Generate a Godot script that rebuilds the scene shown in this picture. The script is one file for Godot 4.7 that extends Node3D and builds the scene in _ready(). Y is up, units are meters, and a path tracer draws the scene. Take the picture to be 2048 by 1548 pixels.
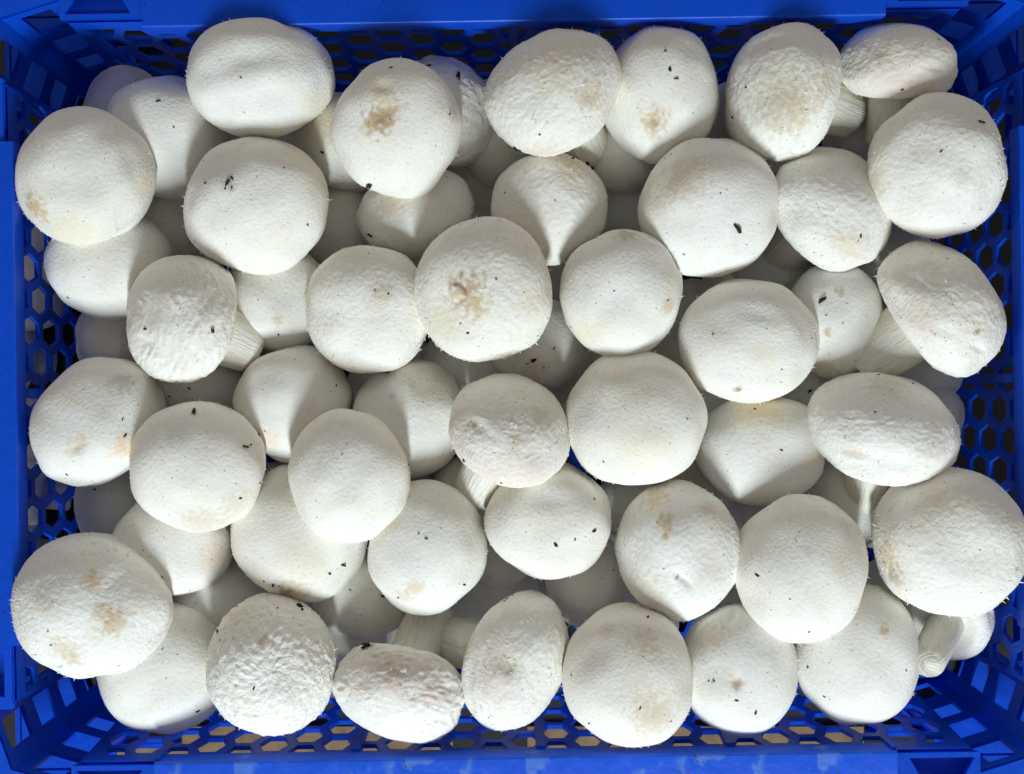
extends Node3D
# A blue perforated plastic crate full of white button mushrooms, seen from above.

const CRATE_HEIGHT := 0.11
const HALF_X := 0.1955      # inner wall planes at rim level
const HALF_Z := 0.1425
const DRAFT := 0.008        # walls lean in towards the floor
var taken := {}
var noise_a := FastNoiseLite.new()
var noise_b := FastNoiseLite.new()
var noise_c := FastNoiseLite.new()
var noise_r := FastNoiseLite.new()
var cap_materials := []
var stem_material: StandardMaterial3D
var stem_end_material: StandardMaterial3D
var soil_material: StandardMaterial3D
var blue: StandardMaterial3D
var blue_worn: StandardMaterial3D
var crumb_meshes := []

func numbered(called: String) -> String:
	var n: int = taken.get(called, 0)
	taken[called] = n + 1
	return called if n == 0 else "%s_%03d" % [called, n]

func tag(o: Node, label: String, category: String, group := "") -> void:
	o.set_meta("label", label)
	o.set_meta("category", category)
	if group != "":
		o.set_meta("group", group)

func part(called: String, mesh: Mesh, mat: Material, parent: Node) -> MeshInstance3D:
	var o := MeshInstance3D.new()
	o.name = called
	o.mesh = mesh
	o.material_override = mat
	parent.add_child(o, true)
	return o

# ------------------------------------------------------------------ look
func setup_view() -> void:
	var cam := Camera3D.new()
	cam.name = "camera"
	cam.fov = 29.56
	cam.near = 0.05
	cam.far = 20.0
	add_child(cam)
	cam.look_at_from_position(Vector3(-0.003, 0.67, 0.0005), Vector3(-0.003, 0.0, 0.0005), Vector3(0, 0, -1))
	cam.current = true
	var env := Environment.new()
	env.background_mode = Environment.BG_COLOR
	env.background_color = Color(0.75, 0.735, 0.71)
	env.background_energy_multiplier = 0.84
	env.tonemap_mode = Environment.TONE_MAPPER_LINEAR
	env.tonemap_exposure = 1.0
	env.sdfgi_enabled = true
	env.ssao_enabled = true
	env.ssil_enabled = true
	var we := WorldEnvironment.new()
	we.name = "environment"
	we.environment = env
	add_child(we)
	# the market's tube lamp: long, running away from the stall, so light comes over the lower rim with shadows crisp to the sides only
	var key := AreaLight3D.new()
	key.name = "stall_lamp"
	key.area_size = Vector2(0.15, 0.6)
	key.light_energy = 3.15
	key.light_color = Color(0.90, 0.96, 1.0)
	key.shadow_enabled = true
	add_child(key)
	key.look_at_from_position(Vector3(0.03, 1.04, 1.46), Vector3(0, 0.08, 0), Vector3.UP)

func noise_of(kind: int, freq: float, seed_: int, oct := 3, fractal := FastNoiseLite.FRACTAL_FBM) -> FastNoiseLite:
	var n := FastNoiseLite.new()
	n.noise_type = kind
	n.frequency = freq
	n.seed = seed_
	n.fractal_type = fractal
	n.fractal_octaves = oct
	return n

func tex(n: FastNoiseLite, size: int) -> ImageTexture:
	var im := n.get_seamless_image(size, size, false, false, 0.1, true)
	return ImageTexture.create_from_image(im)

func make_materials() -> void:
	var rng := RandomNumberGenerator.new()
	rng.seed = 77
	# relief of the skin: 1024 px = 5 cm
	var fine := noise_of(FastNoiseLite.TYPE_SIMPLEX_SMOOTH, 0.030, 3, 4)
	fine.fractal_gain = 0.55
	fine.domain_warp_enabled = true
	fine.domain_warp_amplitude = 16.0
	fine.domain_warp_frequency = 0.02
	var wrinkle := noise_of(FastNoiseLite.TYPE_SIMPLEX_SMOOTH, 0.022, 9, 4)
	wrinkle.domain_warp_enabled = true
	wrinkle.domain_warp_amplitude = 22.0
	wrinkle.domain_warp_frequency = 0.015
	wrinkle.fractal_gain = 0.5
	var ridge := noise_of(FastNoiseLite.TYPE_SIMPLEX_SMOOTH, 0.011, 21, 4, FastNoiseLite.FRACTAL_RIDGED)
	ridge.domain_warp_enabled = true
	ridge.domain_warp_amplitude = 34.0
	ridge.domain_warp_frequency = 0.012
	var relief := [tex(fine, 1024), tex(wrinkle, 1024), tex(ridge, 1024)]
	# dirt specks and tiny tan flecks printed on white
	var skins := []
	for k in 3:
		var im := Image.create(1024, 1024, true, Image.FORMAT_RGB8)
		im.fill(Color(1, 1, 1))
		for i in 90:      # small tan scuffs
			var c := Color(0.93, 0.86, 0.74).lerp(Color(0.80, 0.66, 0.46), rng.randf() * rng.randf())
			var x := rng.randi_range(20, 990)
			var y := rng.randi_range(20, 990)
			var an := rng.randf() * TAU
			var ln := rng.randi_range(3, 16)
			for s in ln:
				x = clampi(x + roundi(cos(an) * 1.4 + rng.randf_range(-0.8, 0.8)), 4, 1015)
				y = clampi(y + roundi(sin(an) * 1.4 + rng.randf_range(-0.8, 0.8)), 4, 1015)
				im.fill_rect(Rect2i(x, y, rng.randi_range(1, 4), rng.randi_range(1, 4)), c)
		for i in 34:      # black soil specks
			var cx := rng.randi_range(20, 990)
			var cy := rng.randi_range(20, 990)
			var big := rng.randf()
			var r0 := 2.0 + 5.0 * big * big * big
			var dark := Color(0.16, 0.13, 0.10).lerp(Color(0.42, 0.34, 0.25), rng.randf())
			for s in roundi(r0 * 3):
				var q := Vector2.from_angle(rng.randf() * TAU) * rng.randf() * r0
				im.fill_rect(Rect2i(clampi(cx + roundi(q.x), 2, 1015), clampi(cy + roundi(q.y * 0.7), 2, 1015), rng.randi_range(1, 3), rng.randi_range(1, 4)), dark)
		im.generate_mipmaps()
		skins.append(ImageTexture.create_from_image(im))
	var depth := [0.017, 0.024, 0.022, 0.02, 0.022, 0.036, 0.011]
	var which := [0, 1, 1, 0, 2, 1, 0]
	for t in 7:
		var vs := []
		for k in 3:
			var m := StandardMaterial3D.new()
			m.vertex_color_use_as_albedo = true
			m.albedo_texture = skins[k]
			m.roughness = 0.82
			m.metallic_specular = 0.35
			m.uv1_scale = Vector3.ONE * 20.0
			m.uv1_offset = Vector3(0.13 + 0.31 * k, 0.47 * k + 0.23 * t, 0.0)
			m.heightmap_enabled = true
			m.heightmap_texture = relief[which[t]]
			m.heightmap_scale = depth[t]
			vs.append(m)
		cap_materials.append(vs)
	stem_material = StandardMaterial3D.new()
	stem_material.vertex_color_use_as_albedo = true
	stem_material.roughness = 0.8
	stem_material.metallic_specular = 0.35
	stem_material.uv1_scale = Vector3(20, 20, 20)
	stem_material.heightmap_enabled = true
	stem_material.heightmap_texture = relief[0]
	stem_material.heightmap_scale = 0.05
	soil_material = StandardMaterial3D.new()
	soil_material.albedo_color = Color(0.19, 0.16, 0.125)
	soil_material.roughness = 0.95
	# blue plastic with scattered grime
	var grime := Image.create(1024, 1024, true, Image.FORMAT_RGB8)
	grime.fill(Color(1, 1, 1))
	for i in 150:
		var cx := rng.randi_range(20, 990)
		var cy := rng.randi_range(20, 990)
		var r0 := 1.0 + 4.0 * pow(rng.randf(), 3.0)
		var dark := Color(0.35, 0.30, 0.22).lerp(Color(0.85, 0.85, 0.8), rng.randf())
		for s in roundi(r0 * 2):
			var q := Vector2.from_angle(rng.randf() * TAU) * rng.randf() * r0
			grime.fill_rect(Rect2i(clampi(cx + roundi(q.x), 2, 1015), clampi(cy + roundi(q.y), 2, 1015), rng.randi_range(1, 3), rng.randi_range(1, 3)), dark)
	grime.generate_mipmaps()
	var rough_n := noise_of(FastNoiseLite.TYPE_SIMPLEX_SMOOTH, 0.02, 31, 4)
	var plastic := tex(rough_n, 512)
	blue = StandardMaterial3D.new()
	blue.albedo_color = Color(0.035, 0.345, 0.885)
	blue.albedo_texture = ImageTexture.create_from_image(grime)
	blue.roughness = 0.36
	blue.uv1_triplanar = true
	blue.uv1_scale = Vector3.ONE * 11.0
	blue.heightmap_enabled = true
	blue.heightmap_texture = plastic
	blue.heightmap_scale = 0.02
	blue.backlight_enabled = true
	blue.backlight = Color(0.52, 0.64, 0.80)
	# the lower rim is scuffed: pale scratches and grime
	var scuff := noise_of(FastNoiseLite.TYPE_SIMPLEX_SMOOTH, 0.012, 41, 5)
	var coarse := scuff.get_seamless_image(512, 512, false, false, 0.1, true)
	var worn := Image.create(512, 512, true, Image.FORMAT_RGB8)
	for y in 512:
		for x in 512:
			var g := coarse.get_pixel(x, y).r
			var h := coarse.get_pixel((x * 3 + 91) % 512, (y * 3 + 17) % 512).r
			var p := coarse.get_pixel((x / 3 + 200) % 512, (y / 3 + 40) % 512).r
			var c := Color(0.035, 0.335, 0.875)
			if p > 0.56:
				c = c.lerp(Color(0.52, 0.60, 0.86), clampf((p - 0.56) * 6.0, 0, 0.55) * smoothstep(0.45, 0.6, g))
			if h > 0.78 and p > 0.5:
				c = Color(0.27, 0.29, 0.33)
			worn.set_pixel(x, y, c)
	worn.generate_mipmaps()
	blue_worn = StandardMaterial3D.new()
	blue_worn.albedo_texture = ImageTexture.create_from_image(worn)
	blue_worn.roughness = 0.5
	blue_worn.uv1_triplanar = true
	blue_worn.uv1_scale = Vector3.ONE * 9.0
	blue_worn.heightmap_enabled = true
	blue_worn.heightmap_texture = plastic
	blue_worn.heightmap_scale = 0.03

# ------------------------------------------------------------------ mushrooms
# [place, x axis, cap axis, radius along x, radius along z, skin, stem length, outline of the dome, stains, dents, crumbs, flakes, ring, label]
const STAIN := [Color(0.60, 0.42, 0.20), Color(0.30, 0.17, 0.07), Color(0.80, 0.68, 0.42), Color(0.78, 0.63, 0.54), Color(0.45, 0.42, 0.36), Color(0.84, 0.76, 0.60), Color(0.60, 0.54, 0.36), Color(0.86, 0.64, 0.40), Color(0.07, 0.06, 0.05)]

const FULLNESS := {"round": 0.93, "squarish": 0.76, "pointed": 1.0}

func profile(t: float, shape: String) -> Vector2:
	# t 0 apex, 0.62 widest, 1 where the stem joins; unit radius
	if t < 0.62:
		var fullness: float = FULLNESS[shape]
		var a := t / 0.62 * PI * 0.5
		return Vector2(pow(sin(a), fullness), 0.80 * pow(cos(a), 0.92))
	if t < 0.86:
		var a2 := (t - 0.62) / 0.24 * deg_to_rad(105.0)
		return Vector2(0.74 + 0.26 * cos(a2), -0.42 * sin(a2))
	var u := (t - 0.86) / 0.14
	return Vector2(lerpf(0.673, 0.30, u), lerpf(-0.4057, -0.24, u))

func surface_at(d: Array, q: Vector3, so: Vector3, lod: bool) -> float:
	# how far the skin stands out from the plain profile, in radii
	var lump: float = noise_a.get_noise_3dv(q * 0.75 + so) * 0.085
	var skin: int = d[5]
	var h := lump
	for e in d[9]:
		var c := Vector3(e[0], e[1], e[2])
		var off := q - c
		var tg := Vector3(e[5], e[6], e[7])
		var along := off.dot(tg)
		var across := (off - tg * along).length()
		var rr: float = Vector2(along / e[8], across).length() / (e[3] / sqrt(e[8]) * 1.0)
		if rr < 1.6:
			h -= e[4] * exp(-rr * rr * 2.2) * 1.3
	if lod:
		return h
	var fine := noise_b.get_noise_3dv(q * 7.0 + so)
	match skin:
		0, 6:
			h += fine * 0.0025
		1:
			h += fine * 0.005 + noise_c.get_noise_3dv(q * 16.0 + so) * 0.005
		2:
			var rg := noise_r.get_noise_3dv(q * 4.0 + so)
			h += fine * 0.006 + maxf(rg - 0.25, 0.0) * 0.016 + noise_c.get_noise_3dv(q * 14.0 + so) * 0.006
		3:
			h += noise_r.get_noise_3dv(q * 2.6 + so) * 0.035 + fine * 0.006
		4:
			var w := smoothstep(-0.55, 0.55, -q.y + 0.5 + noise_a.get_noise_3dv(q * 2.0 + so))
			h += (noise_r.get_noise_3dv(Vector3(q.x * 3.0, q.y * 5.5, q.z * 3.0) + so) * 0.030 + noise_c.get_noise_3dv(q * 11.0 + so) * 0.014) * (0.25 + 0.75 * w)
		5:
			h += fine * 0.022 + noise_c.get_noise_3dv(q * 15.0 + so) * 0.016
	if skin == 6:    # pinched towards the lower edge
		h -= 0.02 * absf(q.x)
	for e in d[12]:  # ring scar: a groove round a small boss
		var rr2: float = q.distance_to(Vector3(e[0], e[1], e[2])) / e[3]
		var lop := 0.45 + 0.55 * clampf(0.5 + 1.4 * (q.x - e[0] - q.z + e[2]) / e[3] * 0.5, 0.0, 1.0)
		h -= 0.035 * lop * exp(-pow((rr2 - 1.0) / 0.22, 2.0)) + 0.012 * exp(-rr2 * rr2 * 0.25)
		h += 0.022 * exp(-rr2 * rr2 * 2.0)
	return h

func cap_place(d: Array, q: Vector3, h: float) -> Vector3:
	# point of the skin seen in the direction q (y measured against the profile's height)
	var rm: float = sqrt(d[3] * d[4])
	var want := atan2(sqrt(q.x * q.x + q.z * q.z), q.y)
	var lo := 0.0
	var hi := 0.86
	for i in 24:
		var mid := (lo + hi) * 0.5
		var pr := profile(mid, d[7])
		if atan2(pr.x, pr.y / 0.8 if pr.y > 0.0 else pr.y / 0.42) < want: lo = mid
		else: hi = mid
	var pm := profile(lo, d[7])
	var a := atan2(q.z, q.x)
	return Vector3(pm.x * cos(a) * d[3], pm.y * rm, pm.x * sin(a) * d[4]) * (1.0 + h)

func cap_mesh(d: Array, id: int, rings: int, sides: int, detail: bool) -> ArrayMesh:
	var so := Vector3(id * 7.31, id * 3.17, id * 5.71)
	var rng := RandomNumberGenerator.new()
	rng.seed = 1000 + id
	var st := SurfaceTool.new()
	st.begin(Mesh.PRIMITIVE_TRIANGLES)
	st.set_smooth_group(0)
	var rm: float = sqrt(d[3] * d[4])
	var white := Color(0.90, 0.876, 0.81).lerp(Color(0.895, 0.845, 0.74), rng.randf() * 0.7)
	var warm := Color(0.87, 0.78, 0.61)
	var skin: int = d[5]
	var stains: Array = d[8]
	var pts := PackedVector3Array()
	var uvs := PackedVector2Array()
	for i in rings + 1:
		var t := float(i) / rings
		var pr := profile(t, d[7])
		var count := 1 if i == 0 else sides
		for j in count:
			var a := TAU * j / sides
			var base := Vector3(pr.x * cos(a), pr.y, pr.x * sin(a))
			var q := Vector3(base.x, base.y / 0.8 if base.y > 0.0 else base.y / 0.42, base.z).normalized()
			var h := surface_at(d, q, so, not detail)
			var fade := 1.0 if t < 0.88 else (1.0 - t) / 0.12
			var p := Vector3(base.x * d[3], base.y * rm, base.z * d[4]) * (1.0 + h * fade)
			var c := white.lerp(warm, clampf(noise_a.get_noise_3dv(q * 1.7 - so) * 0.9 - 0.08, 0.0, 0.30))
			if detail:
				var grain := noise_c.get_noise_3dv(q * 9.0 + so)
				for e in stains:
					var rr: float = q.distance_to(Vector3(e[0], e[1], e[2])) / e[3]
					if rr < 1.5:
						var k: float = clampf((1.15 - rr) * 1.3 + grain * 1.1, 0.0, 1.0) * e[5]
						c = c.lerp(STAIN[int(e[4])], k * 0.88)
				for e in d[12]:
					var rr3: float = q.distance_to(Vector3(e[0], e[1], e[2])) / e[3]
					var lop := clampf(0.25 + 0.8 * (q.x - e[0] - q.z + e[2]) / e[3] * 0.6 + grain, 0.0, 1.0)
					c = c.lerp(Color(0.26, 0.14, 0.05), 0.85 * lop * exp(-pow((rr3 - 1.0) / 0.24, 2.0)))
				c = c * (1.0 + grain * 0.035)
			st.set_color(c)
			var uv := Vector2(cos(a), sin(a)) * (t / 0.62 * 1.28 * rm)
			st.set_uv(uv)
			uvs.append(uv)
			st.add_vertex(p)
			pts.append(p)
	for i in rings:
		for j in sides:
			var j2 := (j + 1) % sides
			if i == 0:
				st.add_index(0); st.add_index(1 + j); st.add_index(1 + j2)
			else:
				var a0 := 1 + (i - 1) * sides
				var b0 := a0 + sides
				st.add_index(a0 + j); st.add_index(b0 + j); st.add_index(b0 + j2)
				st.add_index(a0 + j); st.add_index(b0 + j2); st.add_index(a0 + j2)
	var n := pts.size()
	if detail:
		# loose fibres round the margin and flecks of torn skin
		var many: int = [120, 200, 170, 90, 100, 200, 80][skin]
		var spread: float = [0.10, 0.2, 0.25, 0.15, 0.3, 0.35, 0.1][skin]
		for f in many:
			var ring := clampi(roundi(rings * (0.60 + rng.randf_range(-spread, 0.20))), 2, rings - 6)
			var j := rng.randi_range(0, sides - 1)
			var p0 := pts[1 + (ring - 1) * sides + j]
			var p1 := pts[1 + ring * sides + j]
			var p2 := pts[1 + (ring - 1) * sides + (j + 1) % sides]
			var down := (p1 - p0).normalized()
			var side := (p2 - p0).normalized()
			var nn := side.cross(down).normalized()
			if nn.dot(p0) < 0: nn = -nn
			var len_: float = rm * rng.randf_range(0.02, 0.085)
			var wid: float = rm * rng.randf_range(0.006, 0.016)
			var dir := (down * rng.randf_range(0.3, 1.0) + nn * rng.randf_range(0.15, 0.9) + side * rng.randf_range(-0.7, 0.7)).normalized()
			var w := dir.cross(nn).normalized() * wid
			var root := p0 - nn * rm * 0.004
			st.set_color(white)
			st.set_uv(uvs[1 + (ring - 1) * sides + j])
			for v in [root - w, root + w, root + nn * wid * 0.9, root + dir * len_]:
				st.add_vertex(v)
			for tri in [[0, 3, 2], [2, 3, 1], [1, 3, 0]]:
				for k in tri: st.add_index(n + k)
			n += 4
		for e in d[11]:   # white flakes lying on the skin
			var q0 := Vector3(e[0], e[1], e[2])
			for s in 5:
				var q1: Vector3 = (q0 + Vector3(rng.randf_range(-1, 1), rng.randf_range(-1, 1), rng.randf_range(-1, 1)) * e[3] / rm * 0.5).normalized()
				var base := cap_place(d, q1, surface_at(d, q1, so, false))
				var nn := base.normalized()
				var u := nn.cross(Vector3(0.3, 0.8, 0.5)).normalized().rotated(nn, rng.randf() * TAU)
				var v := nn.cross(u)
				var z: float = e[3] * rng.randf_range(0.2, 0.5)
				st.set_color(Color(0.90, 0.89, 0.86))
				for p in [base + u * z, base + v * z * 0.6, base - u * z * 0.8, base - v * z * 0.7, base + nn * z * rng.randf_range(0.3, 0.7)]:
					st.add_vertex(p)
				for tri in [[0, 1, 4], [1, 2, 4], [2, 3, 4], [3, 0, 4]]:
					for k in tri: st.add_index(n + k)
				n += 5
	st.generate_normals()
	return st.commit()

func stem_mesh(d: Array, id: int, sides: int) -> ArrayMesh:
	var rng := RandomNumberGenerator.new()
	rng.seed = 5000 + id
	var rm: float = sqrt(d[3] * d[4])
	var long: float = d[6] * rm
	var r0 := rm * rng.randf_range(0.36, 0.44)
	var so := Vector3(id * 2.3, 4.0, id)
	var st := SurfaceTool.new()
	st.begin(Mesh.PRIMITIVE_TRIANGLES)
	st.set_smooth_group(0)
	var white := Color(0.90, 0.87, 0.77)
	var warm := Color(0.87, 0.79, 0.60)
	var steps := 12
	var slope := Vector2(rng.randf_range(-0.12, 0.12), rng.randf_range(-0.12, 0.12))
	for i in steps + 1:
		var t := float(i) / steps
		for j in sides:
			var a := TAU * j / sides
			var flute := noise_b.get_noise_3d(cos(a) * 4.0 + id, t * 0.6, sin(a) * 4.0) * 0.05
			var r := r0 * (1.06 - 0.10 * t + 0.05 * sin(t * 3.0) + flute)
			if t > 0.97: r *= 0.94
			var y := -0.16 * rm - t * long
			var off := Vector2(cos(a), sin(a)) * r + slope * long * t
			if i == steps: y += noise_c.get_noise_3d(cos(a) * 5.0, id, sin(a) * 5.0) * rm * 0.03
			var g := noise_b.get_noise_3d(cos(a) * 6.0 + id * 3.0, t * 0.8, sin(a) * 6.0)
			st.set_color(white.lerp(warm, clampf(0.3 + g * 1.0, 0.0, 0.8)))
			st.set_uv(Vector2(absf(fmod(a / TAU, 1.0) - 0.5) * 0.12, t * long * 0.15))
			st.add_vertex(Vector3(off.x, y, off.y))
	var end := Vector3(slope.x * long, -0.16 * rm - long - rm * 0.01, slope.y * long)
	st.set_color(Color(0.88, 0.82, 0.68))
	st.add_vertex(end)
	for i in steps:
		for j in sides:
			var j2 := (j + 1) % sides
			var a0 := i * sides
			var b0 := a0 + sides
			st.add_index(a0 + j); st.add_index(b0 + j); st.add_index(b0 + j2)
			st.add_index(a0 + j); st.add_index(b0 + j2); st.add_index(a0 + j2)
	var last := steps * sides
	for j in sides:
		st.add_index(last + j); st.add_index(last + sides); st.add_index(last + (j + 1) % sides)
	st.generate_normals()
	return st.commit()

func crumb_mesh(seed_: int) -> ArrayMesh:
	var rng := RandomNumberGenerator.new()
	rng.seed = seed_
	var st := SurfaceTool.new()
	st.begin(Mesh.PRIMITIVE_TRIANGLES)
	st.set_smooth_group(-1)
	var rows := 4
	var cols := 7
	var v := []
	var sq := Vector3(rng.randf_range(0.6, 1.3), rng.randf_range(0.25, 0.5), rng.randf_range(0.3, 0.65))
	for i in rows + 1:
		var row := []
		for j in cols:
			var a := PI * i / rows
			var b := TAU * j / cols
			var k := rng.randf_range(0.35, 1.45) if i > 0 and i < rows else 1.0
			row.append(Vector3(sin(a) * cos(b), cos(a), sin(a) * sin(b)) * sq * k * 0.5)
		v.append(row)
	for i in rows:
		for j in cols:
			var j2 := (j + 1) % cols
			for p in [v[i][j], v[i + 1][j2], v[i + 1][j], v[i][j], v[i][j2], v[i + 1][j2]]:
				st.add_vertex(p)
	st.generate_normals()
	return st.commit()

func build_mushroom(d: Array, id: int) -> void:
	var o := Node3D.new()
	o.name = numbered("mushroom")
	add_child(o)
	var y: Vector3 = d[2].normalized()
	var x: Vector3 = (d[1] - y * d[1].dot(y)).normalized()
	o.transform = Transform3D(Basis(x, y, x.cross(y)), d[0])
	tag(o, d[13], "mushroom", "button mushrooms in the blue crate")
	var skin: int = d[5]
	var deep: bool = d[8].is_empty() and d[9].is_empty() and d[10].is_empty() and d[0].y < 0.06
	var cap := part("cap", cap_mesh(d, id, 44 if deep else 84, 72 if deep else 150, true), cap_materials[skin][id % 3], o)
	part("stem", stem_mesh(d, id, 24 if d[6] < 0.7 else 56), stem_material, o)
	# crumbs of soil rest on the cap
	var so := Vector3(id * 7.31, id * 3.17, id * 5.71)
	var rng := RandomNumberGenerator.new()
	rng.seed = 300 + id
	for e in d[10]:
		var q := Vector3(e[0], e[1], e[2])
		var local := cap_place(d, q, surface_at(d, q, so, false))
		var nn := Vector3(q.x, q.y * 1.2, q.z).normalized()
		var c := MeshInstance3D.new()
		c.name = numbered("soil_crumb")
		c.mesh = crumb_meshes[rng.randi() % crumb_meshes.size()]
		c.material_override = soil_material
		add_child(c)
		var up := (o.transform.basis * nn).normalized()
		var ux := up.cross(Vector3(0.31, 0.2, 0.93)).normalized().rotated(up, rng.randf() * TAU)
		var size: float = e[3] * (1.3 if e[3] < 0.0016 else 1.6)
		c.transform = Transform3D(Basis(ux, up, ux.cross(up)).scaled_local(Vector3(size, size, size)), o.transform * local + up * size * 0.1)
		tag(c, "tiny black crumb of growing soil stuck on a white mushroom cap", "crumb", "soil crumbs on the caps")
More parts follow.
